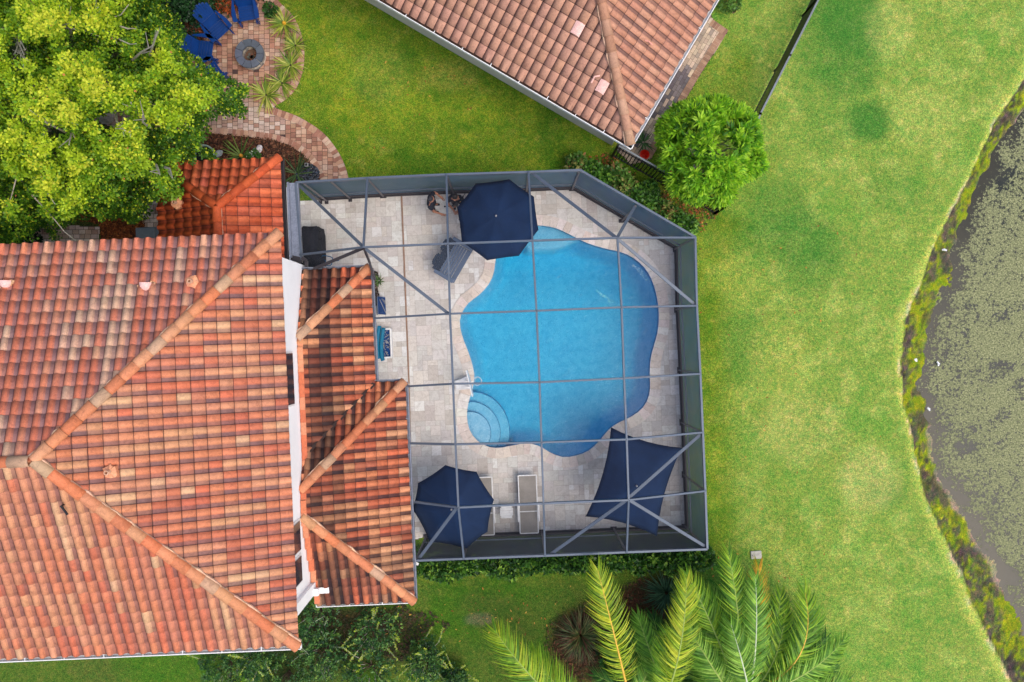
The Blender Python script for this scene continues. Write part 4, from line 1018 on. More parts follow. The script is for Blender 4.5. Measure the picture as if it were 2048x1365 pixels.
# ---- big tree upper left
def big_tree():
    rs = np.random.RandomState(3)
    out = np.array([(-260,-260),(330,-260),(345,-60),(318,5),(345,40),(362,72),(388,120),(436,150),(482,185),(478,228),(440,238),(408,250),(400,290),(420,308),(370,318),(345,345),(365,372),(330,396),(296,398),(285,432),(250,445),(205,424),(160,432),(110,462),(78,446),(62,478),(0,492),(-260,520)], float)
    root = empty('broadleaf_tree', (P(215, 235).x, P(215, 235).y, 0), 0, 'big spreading yellow-green broadleaf tree covering the upper left corner', 'tree')
    N = 14000; px = rs.uniform(-250, 500, N); py = rs.uniform(-250, 510, N)
    ex = px + (fbm(px / 22, py / 22, 41) - .5) * 50; ey = py + (fbm(px / 22 + 50, py / 22, 42) - .5) * 50
    ok = pip(out, ex, ey); px, py = px[ok], py[ok]
    d_in = segdist(out, px, py)
    lump = fbm(px / 46, py / 46, 43, 3); lump2 = fbm(px / 17, py / 17, 44, 2)
    edge = np.minimum(1, d_in / 190) ** .6
    z = 3.0 + 3.9 * edge + (lump - .5) * 4.6 + (lump2 - .5) * 1.8
    lay = rs.random(len(px)); z = np.where(lay < .62, z, z - rs.uniform(.5, 2.2, len(px)))
    hole = (np.hypot((px - 225) / 40, (py - 240) / 22) < 1) | (np.hypot((px - 110) / 30, (py - 262) / 16) < 1) | (np.hypot((px - 40) / 22, (py - 100) / 26) < .9) | (np.hypot((px - 298) / 26, (py - 100) / 22) < .8) | (np.hypot((px - 140) / 16, (py - 60) / 26) < .9)
    gap = fbm(px / 26 + 9, py / 26, 47, 3) < .41
    kz = ~(hole & (z > 2.0)) & ~(gap & (lay < .62) & (rs.random(len(px)) < .8)); px, py, z = px[kz], py[kz], np.maximum(z[kz], 1.6)
    k = (25 - z) / 1600; X = (px - 1024) * k; Y = (682.5 - py) * k
    S = np.stack([X, Y, z], -1); cen_ = np.array([P(150, 190, 3).x, P(150, 190, 3).y, 1.5]); O = unit(S - cen_ + np.array([0, 0, 1.5]))
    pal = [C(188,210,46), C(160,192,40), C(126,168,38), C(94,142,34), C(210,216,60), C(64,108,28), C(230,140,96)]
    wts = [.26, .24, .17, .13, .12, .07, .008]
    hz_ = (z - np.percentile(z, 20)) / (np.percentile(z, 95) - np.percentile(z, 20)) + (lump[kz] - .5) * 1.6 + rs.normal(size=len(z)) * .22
    def pf(_): return np.select([hz_ > 1.32, hz_ > 1.05, hz_ > .78, hz_ > .5, hz_ > .2], [4, 0, 1, 2, 3], 5)        # raised clumps take the yellows, lower ones the darker greens
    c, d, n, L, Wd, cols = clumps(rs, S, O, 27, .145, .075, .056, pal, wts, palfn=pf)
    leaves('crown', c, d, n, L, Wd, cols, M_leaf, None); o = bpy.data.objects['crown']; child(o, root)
    mb = MB(); B = P(215, 235, 0); top = np.array([B.x, B.y, 2.4]); mb.tube([(B.x, B.y, -.1), (B.x + .05, B.y, 1.2), tuple(top)], [.24, .19, .17], 10)
    lim = []
    for a_ in range(12):
        t = 2 * math.pi * a_ / 12 + rs.uniform(-.2, .2); r_ = rs.uniform(2.0, 3.4); lim.append(top + np.array([math.cos(t) * r_ - .6, math.sin(t) * r_, rs.uniform(2.0, 3.6)]))
    branches(mb, top, lim, rs, .12, .03, .7, 7); o = mb.build('trunk', M_bark); child(o, root)
    for l in lim:
        mb = MB(); tips = [l + rs.normal(size=3) * [1.1, 1.1, .6] + [0, 0, .5] for _ in range(7)]; branches(mb, l, tips, rs, .035, .008, .35)
        mid = (np.array(top) + l) / 2; branches(mb, mid, [mid + rs.normal(size=3) * [1.0, 1.0, .5] + [0, 0, 1.2] for _ in range(5)], rs, .04, .008, .35); child(mb.build('limb', M_bark), root)
    # bare twigs showing at the openings
    mb = MB()
    for (x0, y0, x1, y1) in ((150,275,90,245),(150,260,100,240),(180,48,196,15),(140,70,135,40),(280,230,262,205),(270,245,258,265),(300,110,315,62),(265,120,305,92),(30,80,48,110),(180,190,160,180),(330,335,345,355),(312,330,320,350),(100,262,88,275),(150,240,138,290),(232,225,250,262),(300,255,285,230),(25,75,50,100),(34,90,48,118),(120,240,152,248)):
        a_, b_ = P(x0, y0, 5.4), P(x1, y1, 7.2); mb.tube([a_, (a_ + b_) / 2 + Vector((rnd.uniform(-.08, .08), rnd.uniform(-.08, .08), .05)), b_], [.035, .025, .01], 5)
        for _ in range(3):
            s_ = rnd.uniform(.3, .9); q = a_.lerp(b_, s_); mb.tube([q, q + (b_ - a_) * .4 + Vector((rnd.uniform(-.2, .2), rnd.uniform(-.2, .2), .15))], [.014, .005], 4)
    child(mb.build('twigs', M_bark), root)
big_tree()
def dome_tree():
    rs = np.random.RandomState(5); c0 = P(1427, 291, 2.6); R_ = 1.39
    root = empty('round_tree', (c0.x * 1.1, c0.y * 1.1, 0), 0, 'round lime green tree beside the black fence and the brick side path', 'tree'); root.location = (c0.x, c0.y, 0)
    N = 1500; v = unit(rs.normal(size=(N, 3))); v[:, 2] = np.abs(v[:, 2]) * 1.0 - .25; v = unit(v)
    ang = np.arctan2(v[:, 1], v[:, 0]); lump = fbm(v[:, 0] * 3.2 + 7, v[:, 1] * 3.2, 61) ; rr = R_ * (.70 + .50 * lump) * (1 + .05 * np.sin(ang * 3 + 1)) * np.where(rs.random(N) < .72, 1, rs.uniform(.5, .85, N))
    S = v * rr[:, None] * np.array([1, 1, .92]) + np.array([c0.x, c0.y, 1.9])
    hl = (np.hypot(S[:, 0] - c0.x - .15, S[:, 1] - c0.y + .10) < .34) & (rs.random(N) < .9); gp = (lump < .46) & (rs.random(N) < .92); keep = ~(hl | gp); S, v = S[keep], v[keep]
    sx, sy = 1024 + S[:, 0] * 1600 / (25 - S[:, 2]), 682.5 - S[:, 1] * 1600 / (25 - S[:, 2]); kk = np.ones(len(S), bool)
    for hx, hy, hr in ((1455,256,15),(1450,292,21),(1402,336,14),(1476,250,9),(1385,262,8),(1475,330,9)): kk &= ~((np.hypot(sx - hx, (sy - hy) * 1.3) < hr) & (rs.random(len(S)) < .93))
    S, v = S[kk], v[kk]
    pal = [C(150,200,42), C(126,184,40), C(176,216,58), C(96,156,38), C(64,116,32)]; wts = [.32, .26, .2, .14, .08]
    c, d, n, L, Wd, cols = clumps(rs, S, v, 18, .05, .22, .06, pal, wts)
    o = leaves('crown', c, d, n, L, Wd, cols, M_leaf); child(o, root)
    mb = MB(); b0 = np.array([c0.x, c0.y, .5]); mb.tube([(c0.x, c0.y, -.1), tuple(b0)], [.10, .08], 8)
    branches(mb, b0, [b0 + np.array([math.cos(a_) * .8, math.sin(a_) * .8, rs.uniform(1.3, 2.3)]) for a_ in np.linspace(0, 6.1, 13)], rs, .05, .012, .4); branches(mb, b0, [b0 + np.array([rs.uniform(-.5, .5), rs.uniform(-.5, .5), 2.2]) for _ in range(6)], rs, .045, .01, .4)
    child(mb.build('trunk', M_bark), root)
dome_tree()
def shrub(px, py, r, h, pal, wts, lab, group=None, n=90, m=12, L=.10, Wd=.055, name='shrub', seed=0, stems=True, mat=None, spiky=False, zb=0, tips=None):
    rs = np.random.RandomState(int(px * 7 + py * 3 + seed) % 99999); c0 = P(px, py, h * .7)
    root = empty(name, (c0.x, c0.y, zb), 0, lab, 'shrub', group)
    v = unit(rs.normal(size=(n, 3))); v[:, 2] = np.abs(v[:, 2]); rr = rs.uniform(.35, 1.0, n) ** .6
    lump = .75 + .5 * fbm(v[:, 0] * 2.5 + px, v[:, 1] * 2.5 + py, 3)
    S = v * (rr * lump)[:, None] * np.array([r, r, h * .72]) + np.array([0, 0, h * .25])
    c, d, n_, L_, W_, cols = clumps(rs, S, v, m, L * .7, L, Wd, pal, wts)
    leaves('foliage', c, d, n_, L_, W_, cols, mat or M_leafD, root)
    if stems:
        mb = MB(); branches(mb, np.array([0, 0, 0.0]), [S[i] for i in rs.choice(n, min(n, 9), replace=False)], rs, .02, .006, .15, 5); mb.build('stems', M_barkd, root)
    if tips:
        pl, k_, ln = tips; cc, dd, nn_, LL, WW, co = [], [], [], [], [], []; mb = MB()
        for _ in range(k_):
            i = rs.randint(n); b_ = S[i]; dr = unit(np.array([v[i][0], v[i][1], .6]) + rs.normal(size=3) * .35); e_ = b_ + dr * ln * rs.uniform(.5, 1); mb.tube([Vector(b_ * .6), Vector(b_), Vector(e_)], [.012, .009, .003], 4)
            for t in np.linspace(0, 1, 14):
                for sg in (1, -1):
                    q = b_ + (e_ - b_) * t; sdv = unit(np.cross(dr, [0, 0, 1]) * sg + dr * .5 + rs.normal(size=3) * .4); cc.append(q); dd.append(sdv); nn_.append([0, 0, 1]); LL.append(L * rs.uniform(.35, .8)); WW.append(Wd * .75); co.append(np.array(pl[rs.randint(len(pl))]))
        leaves('shoots', cc, dd, np.array(nn_, float) + rs.normal(size=(len(cc), 3)) * .3, LL, WW, co, M_leaf, root); mb.build('shoot_stems', M_bark, root)
    return root
gpal = [C(70,118,44), C(92,142,50), C(54,94,38), C(122,164,62), C(40,72,32)]
gd = [C(46,86,34), C(62,106,38), C(88,134,46), C(34,66,28), C(140,178,66)]
# shrubs along the slanted corner of the screen
k = 0
for px, py, r in ((1160,322,.34),(1188,338,.42),(1215,352,.40),(1250,366,.44),(1278,392,.48),(1302,405,.42),(1330,424,.46),(1352,440,.40),(1378,448,.36),(1236,345,.3),(1300,378,.34)):
    shrub(px - 3, py + 3, r * .86, .85, gpal if k % 3 else [C(110,150,66), C(86,130,56), C(150,150,84), C(60,100,40), C(170,120,80)], [.3, .26, .2, .14, .1], ORD[k] + ' shrub planted along the slanted screen corner beside the black fence', 'shrubs along the slanted corner of the screen', 80, 12, .12, .07); k += 1
# hedge along the lower screen wall
for i in range(19):
    px = 842 + i * 31.2; shrub(px, 1135 - (px - 842) * .037 + rnd.uniform(-5, 6), .38 + rnd.uniform(-.08, .10), .8, gd, [.26, .27, .2, .17, .10], ORD[i] + ' dark green hedge shrub from the left below the lower screen wall', 'hedge shrubs below the screen cage', 75, 12, .12, .075)
# loose shrubs at the lower edge
bp = [C(44,84,42), C(66,108,52), C(92,132,60), C(34,64,36), C(120,154,70)]; yt = [C(170,190,50), C(140,170,46), C(192,204,66), C(112,150,50)]
labs = ['loose dark shrub at the bottom edge below the main roof, leftmost', 'airy shrub with upright pale shoots below the main roof gutter', 'tall shrub with yellow shoot tips right of the main roof corner', 'dark shrub close under the corner of the main roof', 'shrub with bright yellow-green tips below the lower tiled roof', 'shrub at the bottom edge between house and palms', 'small yellow-tipped shrub nearest the palms at the bottom edge', 'dark shrub at the bottom edge under the main roof corner', 'dense dark shrub at the bottom edge below the lower roof']
for (px, py, r, h), lb in zip(((440,1350,.75,1.5),(505,1330,.6,1.8),(620,1250,.75,2.0),(640,1320,.8,1.6),(745,1275,.75,2.0),(850,1335,.65,1.7),(905,1365,.4,1.2),(560,1370,.8,1.5),(730,1360,.9,1.6)), labs):
    shrub(px, py, r, h, bp, [.28, .3, .18, .16, .08], lb, 'loose shrubs along the bottom edge', 170, 11, .085, .045, tips=(yt if px > 640 or px < 520 else bp, 18 if px > 640 else 9, .55))
# dark planting top left, behind the chairs, and below the tree
shrub(345, 25, .75, 1.3, [C(22,52,30), C(34,70,36), C(46,86,44), C(18,40,26), C(60,96,50)], [.3,.3,.2,.1,.1], 'dark green bush behind the blue chairs at the top edge', None, 190, 12, .10, .06)
shrub(388, -10, .6, 1.0, [C(22,52,30), C(34,70,36), C(46,86,44), C(18,40,26), C(60,96,50)], [.3,.3,.2,.1,.1], 'dark bush at the top edge between tree and blue chairs', None, 130, 12, .10, .06)
shrub(385, 62, .30, .5, [C(120,66,52), C(90,60,44), C(64,80,44), C(140,84,60), C(50,60,36)], [.3,.25,.2,.15,.1], 'reddish bromeliad clump behind the angled blue chair', None, 40, 10, .14, .04)
shrub(447, 8, .26, .45, [C(170,70,40), C(120,84,44), C(74,90,44), C(190,96,50), C(60,70,36)], [.3,.25,.2,.15,.1], 'orange-red bromeliad clump between two blue chairs', None, 40, 10, .14, .04)
shrub(35, 462, .62, .9, [C(20,44,26), C(30,60,32), C(44,76,36), C(16,34,22), C(56,90,40)], [.3,.3,.2,.1,.1], 'very dark bush under the big tree beside the house roof', None, 150, 12, .10, .06)
shrub(540, 18, .22, .35, [C(50,92,40), C(64,110,46), C(40,76,34), C(86,130,56), C(30,60,30)], [.3,.3,.2,.1,.1], 'low green plant at the patio edge above the spiky plants', None, 40, 10, .08, .05)
shrub(507, 311, .2, .25, [C(64,112,46), C(84,132,56), C(240,240,236), C(50,92,40), C(110,150,70)], [.35,.3,.14,.1,.1], 'low plant with tiny white flowers in the mulch bed', None, 40, 9, .07, .04)
shrub(1228, 1322, .42, .6, [C(52,110,44), C(70,132,54), C(40,88,36), C(96,150,62), C(30,66,30)], [.3,.3,.2,.1,.1], 'bright green low bush between reddish tuft and palm stem', None, 80, 11, .09, .05)
shrub(1415, 5, .4, .6, [C(70,118,50), C(92,140,60), C(130,90,60), C(54,92,40), C(110,150,70)], [.3,.3,.1,.2,.1], 'small green shrub at the top edge beside the neighbour roof', None, 60, 11, .09, .05) if False else None
shrub(1462, -2, .38, .6, [C(80,124,50), C(100,144,60), C(96,74,52), C(60,96,40), C(120,150,60)], [.3,.3,.1,.2,.1], 'small green shrub at the top edge beside the neighbour roof', None, 60, 11, .09, .05)

# ---- strap-leaved plants
def blades(name, px, py, n, L, Wd, pal, lab, cat='plant', group=None, up=.5, arch=.35, h0=.05, seed=1, core=None, zb=0, rad=.04):
    rs = np.random.RandomState(seed + int(px)); c0 = P(px, py, .3); root = empty(name, (c0.x, c0.y, zb), 0, lab, cat, group)
    V, F, cols = [], [], []
    for i in range(n):
        a_ = rs.uniform(0, 2 * math.pi); el = rs.uniform(up * .35, up * 1.6); l = L * rs.uniform(.6, 1.15); w_ = Wd * rs.uniform(.7, 1.2); d = np.array([math.cos(a_) * math.cos(el), math.sin(a_) * math.cos(el), math.sin(el)]); s_ = np.array([-math.sin(a_), math.cos(a_), 0])
        b0 = d * rad + [0, 0, h0]; base = len(V); ns = 5; cl = np.array(pal[rs.randint(len(pal))]) * rs.uniform(.8, 1.2); bendS = rs.normal() * .12
        for k in range(ns):
            t = k / (ns - 1); p = b0 + d * l * t + np.array([0, 0, -arch * l * t * t]) + s_ * bendS * l * t * t; ww = w_ * (1 - t) ** .7 * (.55 + .9 * t if t < .5 else 1) if k < ns - 1 else 0.002
            V += [p - s_ * ww / 2, p + s_ * ww / 2]
        for k in range(ns - 1): F.append([base + 2*k, base + 2*k + 1, base + 2*k + 3, base + 2*k + 2]); cols.append(cl)
    npmesh('leaf_blades', V, F, cols, M_leaf, root)
    if core:
        mb = MB(); mb.lathe([(0, .22), (.04, .2), (.06, .14), (.05, .05), (.03, 0)], (0, 0, 0), 10, core); mb.build('heart', M_mortar2, root)
    return root
M_mortar2 = vmat('plant_core', .7)
sp = [C(176,186,74), C(150,170,60), C(126,150,54), C(200,200,110), C(96,128,48)]
nm_ = ['spiky plant with orange heart, topmost on the patio edge', 'small spiky yellow-green plant second from the top of the patio edge', 'spiky yellow-green plant in the middle of the patio edge row', 'spiky plant second from the bottom of the patio edge row', 'large spiky plant at the bottom of the patio edge row']
for (px, py, L, c_), lb in zip(((565,42,.62,C(224,170,50)),(587,86,.46,None),(577,126,.60,None),(560,162,.56,None),(528,186,.68,None)), nm_):
    blades('spiky_plant', px, py, 70, L, .055, sp, lb, 'spiky plant', 'spiky plants on the patio edge', .45, .25, .06, 3, c_)
    q = P(px, py, 0); mb = MB(); mb.lathe([(.0, .0), (.08, 0), (.09, .07), (.075, .07), (.07, .05), (0, .05)], (0, 0, 0), 16, C(60, 52, 42)); mb.build('pot', M_mortar2, bpy.context.scene.collection.objects[-1].parent if False else [o for o in bpy.data.objects if o.get('label') == lb][0])
blades('spiky_plant', 478, 309, 30, .66, .05, [C(100,130,60), C(126,152,70), C(72,104,50)], 'dark spiky plant with orange heart in the mulch bed above the small roof', 'spiky plant', None, .35, .2, .06, 9, C(220,150,50))
blades('spiky_plant', 590, 345, 36, .74, .045, [C(84,110,66), C(104,132,76), C(60,86,50)], 'grey-green spiky plant between small roof and black pebbles', 'spiky plant', None, .4, .25, .06, 4)
blades('potted_plant', 757, 561, 46, .22, .03, [C(84,116,60), C(104,138,70), C(64,92,48)], 'small spiky green plant on the deck at the lower roof corner', 'plant', None, .7, .2, .15, 6)
blades('strappy_tuft', 1162, 1275, 420, .95, .036, [C(74,92,50), C(96,110,64), C(110,72,56), C(58,76,44), C(126,124,74)], 'large reddish-green strappy tuft left of the yellow-stemmed palm frond', 'ornamental grass', None, .75, .45, .05, 2, rad=.1)
blades('strappy_tuft', 1335, 1190, 260, .85, .036, [C(56,92,66), C(72,110,80), C(44,74,54), C(86,122,86)], 'blue-green strappy tuft behind the palm fronds near the hedge', 'ornamental grass', None, .7, .4, .05, 5, rad=.1)
blades('strappy_tuft', 1225, 1355, 120, .55, .022, [C(96,116,84), C(116,130,96), C(76,92,66)], 'pale grey-green strappy tuft at the foot of the yellow palm stem', 'ornamental grass', None, .8, .4, .05, 7, rad=.06)
blades('potted_plant', 1288, 283, 34, .42, .06, [C(70,110,60), C(92,134,74), C(54,88,48)], 'broad-leaved green plant at the neighbour house corner', 'plant', None, .45, .3, .15, 8)

# ---- palms
def frond(par, base, tip, halfw, pal, rach, rs, lift=.6, n=92, droop=.5, curve=0.0):
    base, tip = np.array(base, float), np.array(tip, float); d0 = tip - base; Lf = np.linalg.norm(d0); side0 = unit(np.cross(d0, [0, 0, 1.])); mid = (base + tip) / 2 + np.array([0, 0, lift]) + side0 * curve
    def pt(t): return (1-t)**2 * base + 2*t*(1-t) * mid + t*t * tip
    mb = MB(); ts = np.linspace(0, 1, 14); mb.tube([Vector(pt(t)) for t in ts], [.032 * (1 - t) + .005 for t in ts], 6, rach)
    V, F, cols = [], [], []
    for i in range(n):
        t = .14 + .86 * (i / (n - 1)); p = pt(t); dr = unit(pt(min(1, t + .02)) - pt(t - .02)); s_ = unit(np.cross(dr, [0, 0, 1.])); upv = np.cross(s_, dr)
        prof = math.sin(math.pi * min(1, (.12 + .88 * (t - .1) / .95))) ** .45 if t < .97 else .55
        for sg in (1, -1):
            l = halfw * max(.35, prof) * rs.uniform(.82, 1.15); fw = .38 + .75 * t + rs.normal() * .12 + 14 * max(0, t - .9); dd = unit(s_ * sg + dr * fw + upv * rs.uniform(-.1, .7)); w_ = .036 * rs.uniform(.7, 1.3)
            wv = np.cross(dd, upv + s_ * .25 * rs.normal()); wv = unit(wv); base_i = len(V); cl = np.array(pal[rs.randint(len(pal))]) * rs.uniform(.78, 1.2)
            for k in range(5):
                u = k / 4; q = p + dd * l * u + np.array([0, 0, -droop * l * u * u]) + dr * l * .12 * u * u; ww = w_ * (1 - u ** 2) if k < 4 else .002
                V += [q - wv * ww / 2, q + wv * ww / 2]
            for k in range(4): F.append([base_i + 2*k, base_i + 2*k+1, base_i + 2*k+3, base_i + 2*k+2]); cols.append(cl)
    o = npmesh('frond', V, F, cols, M_leaf); child(o, par); r_ = child(mb.build('rachis', M_rach), par); r_.parent = o; r_.matrix_parent_inverse = Matrix.Identity(4)
    return o
M_rach = vmat('palm_stem', .5)
yel = [C(164,188,42), C(154,180,38), C(200,206,60), C(116,150,34)]; lim_ = [C(138,180,42), C(112,160,40), C(166,196,54), C(84,132,36)]; gre = [C(108,158,48), C(128,176,58), C(84,134,42), C(156,196,76)]; dkg = [C(62,108,40), C(80,130,50), C(50,90,36), C(96,146,56)]; ora = [C(220,180,50), C(200,150,46), C(160,180,50)]
rs = np.random.RandomState(11)
def palm(name, bx, by, H_, lab, fr):
    B = P(bx, by, H_); root = empty(name, (B.x, B.y, 0), 0, lab, 'palm', 'palms at the bottom edge'); mb = MB(); mb.tube([(B.x, B.y, -.1), (B.x, B.y, H_ * .5), (B.x, B.y, H_)], [.16, .13, .10], 10, C(130, 116, 96)); child(mb.build('trunk', M_rach), root)
    for (x0, y0, z0_, x1, y1, z1_, hw_, pal_, rc, lf, cv) in fr:
        frond(root, P(x0, y0, z0_), P(x1, y1, z1_), hw_, pal_, rc, rs, lf, curve=cv)
    return root
YS, GS, WS = C(226,176,70), C(150,170,80), C(196,206,170)
palm('palm', 1262, 1400, 2.6, 'palm with a single upright frond on a bright orange-yellow stem', [(1258,1392,2.7,1196,1142,3.6,.70,yel,YS,.5,0), (1262,1400,2.6,1311,1300,2.2,.5,gre,GS,.2,.1), (1262,1400,2.6,1360,1460,2.0,.6,lim_,GS,.3,0), (1262,1400,1.8,1215,1330,.9,.4,dkg,GS,.3,0), (1262,1400,1.8,1290,1310,.9,.4,dkg,GS,.3,.1)])
palm('palm', 1140, 1440, 2.4, 'palm leaning in from the bottom edge with one arching yellow-green frond to the left', [(1150,1430,2.6,990,1262,2.9,.74,lim_ + yel,GS,.7,-.1), (1190,1450,2.3,1065,1310,2.2,.7,lim_,GS,.6,0), (1140,1440,2.6,1080,1500,2.0,.6,lim_,GS,.4,0)])
palm('palm', 1490, 1395, 2.6, 'large many-fronded feathery palm at the bottom edge', [
    (1500,1390,2.4,1518,1135,1.9,.55,ora,YS,.3,0), (1480,1390,2.6,1457,1106,2.7,.62,lim_,GS,.6,.1), (1470,1380,2.4,1375,1150,2.4,.62,lim_,GS,.6,.12), (1500,1380,2.8,1511,1158,3.0,.58,gre,WS,.6,0),
    (1510,1390,2.7,1690,1278,2.1,.60,gre,GS,.7,.1), (1520,1375,2.5,1610,1186,2.3,.66,lim_,YS,.6,.95), (1500,1390,2.3,1570,1215,2.0,.6,lim_,GS,.5,.3), (1480,1385,2.5,1420,1190,2.1,.6,gre,GS,.5,0), (1520,1400,2.2,1660,1350,1.7,.6,gre,GS,.5,0), (1470,1400,2.3,1400,1330,2.0,.6,gre,GS,.5,0), (1500,1390,2.2,1545,1290,1.9,.6,gre,GS,.5,0), (1460,1390,2.7,1372,1250,2.5,.60,gre,GS,.5,0), (1500,1400,3.1,1462,1250,3.2,.58,gre,WS,.5,0),
    (1520,1400,2.4,1640,1330,1.9,.55,lim_,GS,.5,.1), (1440,1420,2.6,1300,1390,2.2,.6,lim_,GS,.5,0), (1530,1420,2.4,1700,1420,2.0,.6,gre,GS,.5,0), (1490,1440,2.6,1480,1560,2.0,.6,gre,GS,.5,0)] + [(1490 + rs.uniform(-20, 20), 1395, 1.6, 1490 + 190*math.sin(a), 1385 - 200*math.cos(a), rs.uniform(.7, 1.4), .60, dkg, GS, .5, rs.uniform(-.2, .2)) for a in (-1.5, -1.15, -.8, -.5, -.2, .12, .4, .7, 1.0, 1.3)] + [(1495, 1390, 2.2, 1495 + 205*math.sin(a), 1392 - 215*math.cos(a), 1.9 + .3*math.cos(a*5), .62, lim_ if i % 2 else gre, GS, .6, .15) for i, a in enumerate((-.95, -.62, .0, .33, .78, 1.12, 1.42))])
palm('palm', 1335, 1405, 2.8, 'palm with bright lime fronds between the orange-stemmed frond and the largest palm', [(1330,1400,3.0,1373,1160,3.4,.62,yel,GS,.6,.15), (1335,1405,2.8,1275,1232,2.0,.48,gre,GS,.3,0), (1330,1405,2.9,1330,1285,3.0,.55,lim_,GS,.4,0), (1340,1405,2.8,1440,1440,2.2,.55,lim_,GS,.4,0), (1335,1405,2.7,1250,1400,2.0,.5,gre,GS,.3,0)] + [(1335, 1400, 1.6, 1335 + 150*math.sin(a), 1395 - 165*math.cos(a), rs.uniform(.6, 1.3), .5, dkg, GS, .5, rs.uniform(-.2, .2)) for a in (-1.3, -.95, -.6, -.2, .2, .6, 1.0)])
# ================================================================ furniture
M_bluep = pmat('blue_painted_wood', C(12, 56, 122), .35, ns=4, amt=.15, fine=40, famt=.1)
M_slate = pmat('slate_blue_wood', C(82, 98, 122), .5, ns=4, amt=.1, fine=30, famt=.1)
M_slateD = pmat('dark_slate_wood', C(48, 58, 74), .55, ns=4, amt=.1)
M_navy = None
def fabric(name, c, sc_=220):
    m = NM(name).set(.85, 0, .15); m.col(m.mix(1, m.mix(1, c, m.ramp(m.noise(2.5, 4), [(.3, .86), (.7, 1.14)]), 'MULTIPLY'), m.ramp(m.noise(90, 2), [(.3, .88), (.7, 1.12)]), 'MULTIPLY')); m.bump(m.noise(3, 3), .25, .03); return m.m
M_navy = fabric('navy_canvas', C(20, 42, 74)); M_taupe = fabric('taupe_sling', C(150, 144, 136)); M_cover = fabric('charcoal_cover', C(42, 44, 50)); M_teal = pmat('teal_foam', C(0, 108, 140), .6, fine=40); M_bag = fabric('blue_print', C(30, 66, 120))

def adirondack():
    t = empty('adirondack_chair', (0, 0, 0)); b = MB()
    for k in range(6): x = -.18 + k * .098; b.bar((x, -.27, .27 + .115 * (x + .2) / .55), (x, .27, .27 + .115 * (x + .2) / .55), .085, .02)
    b.build('seat', M_bluep, t, bevel=.005); b = MB()
    for k in range(7):
        y0 = -.225 + k * .075; y1 = y0 * 1.28; top = 1.0 - (abs(k - 3) / 3) ** 2 * .17; a0 = Vector((-.17, y0, .24)); dr = Vector((-.46, y1 - y0, .74)); e = a0 + dr * top
        b.bar(a0, e, .086, .02, None, (1, 0, .6)); b.bar(e, e + dr.normalized() * .025, .06, .02, None, (1, 0, .6))
    b.bar((-.32, -.28, .52), (-.32, .28, .52), .06, .02, None, (1, 0, .6)); b.build('backrest', M_bluep, t, bevel=.004)
    for s in (-1, 1):
        b = MB(); pts = [(.42, s*.30), (.40, s*.44), (.10, s*.45), (-.34, s*.36), (-.36, s*.31), (.0, s*.31)]; b.prism(pts if s > 0 else pts[::-1], .53, .555); b.build('arm', M_bluep, t, bevel=.006)
        b = MB(); b.bar((.35, s*.30, .0), (.35, s*.30, .53), .03, .10, None, (1, 0, 0)); b.build('leg', M_bluep, t)
        b = MB(); b.bar((.47, s*.275, .30), (-.62, s*.275, .04), .028, .11); b.build('side_rail', M_bluep, t)
        b = MB(); b.bar((-.30, s*.32, 0), (-.30, s*.32, .53), .03, .08, None, (1, 0, 0)); b.build('leg', M_bluep, t)
    return t
ch = adirondack()
spots = [(432,54,-48,'blue adirondack chair angled toward the fire pit, middle of the upper three'), (491,20,-80,'blue adirondack chair at the top edge above the fire pit'), (404,96,-8,'blue adirondack chair half under the tree, left of the fire pit'), (420,146,35,'blue adirondack chair almost hidden beneath the tree foliage')]
for i, (px, py, dg, lb) in enumerate(spots):
    o = ch if i == 0 else copy_tree(ch); p = P(px, py, .4); o.location = (p.x, p.y, .03); o.scale = (.92, .92, .92); o.rotation_euler = (0, 0, R(dg)); tag(o, lb, 'chair', 'blue adirondack chairs round the fire pit')
# fire pit
c0 = P(498.5, 107, .36); fp = empty('fire_pit', (c0.x, c0.y, 0), 0, 'round grey stone fire pit in the middle of the brick patio', 'fire pit')
M_cap = vmat('fire_pit_cap', .75, 6, .15, 50, .2); b = MB()
for k in range(9):
    a0, a1_ = 2*math.pi*k/9 + .02, 2*math.pi*(k+1)/9 - .02; n = 6; col = jit(C(84, 92, 104), .12); ri, ro = .225, .445; pts = []
    for j in range(n + 1): a = a0 + (a1_-a0)*j/n; pts.append((ro*math.cos(a), ro*math.sin(a)))
    for j in range(n, -1, -1): a = a0 + (a1_-a0)*j/n; pts.append((ri*math.cos(a), ri*math.sin(a)))
    base = len(b.v); z0_, z1_ = .30, .36
    for p in pts: b.vert((p[0], p[1], z1_))
    for p in pts: b.vert((p[0], p[1], z0_))
    m_ = len(pts)
    for j in range(n): b.face((base + j, base + j + 1, base + m_ - 2 - j, base + m_ - 1 - j), col)
    for j in range(m_): b.face((base + (j+1) % m_, base + j, base + m_ + j, base + m_ + (j+1) % m_), col)
b.build('cap_ring', M_cap, fp); b = MB()
for lv in range(3):
    for k in range(12):
        a0, a1_ = 2*math.pi*(k + .5*(lv % 2))/12, 2*math.pi*(k + 1 + .5*(lv % 2))/12 - .03; col = jit(rnd.choice([C(190,180,164), C(150,146,140), C(120,118,116), C(206,198,184)]), .1)
        q = [Vector((r_*math.cos(a), r_*math.sin(a), 0)) for r_, a in ((.25,a0),(.42,a0),(.42,a1_),(.25,a1_))]; b.prism(q, .02 + lv*.095, .11 + lv*.095, col)
b.build('stone_wall', M_cap, fp); b = MB(); b.lathe([(0, .05), (.25, .04)], (0, 0, 0), 20, C(96, 74, 60))
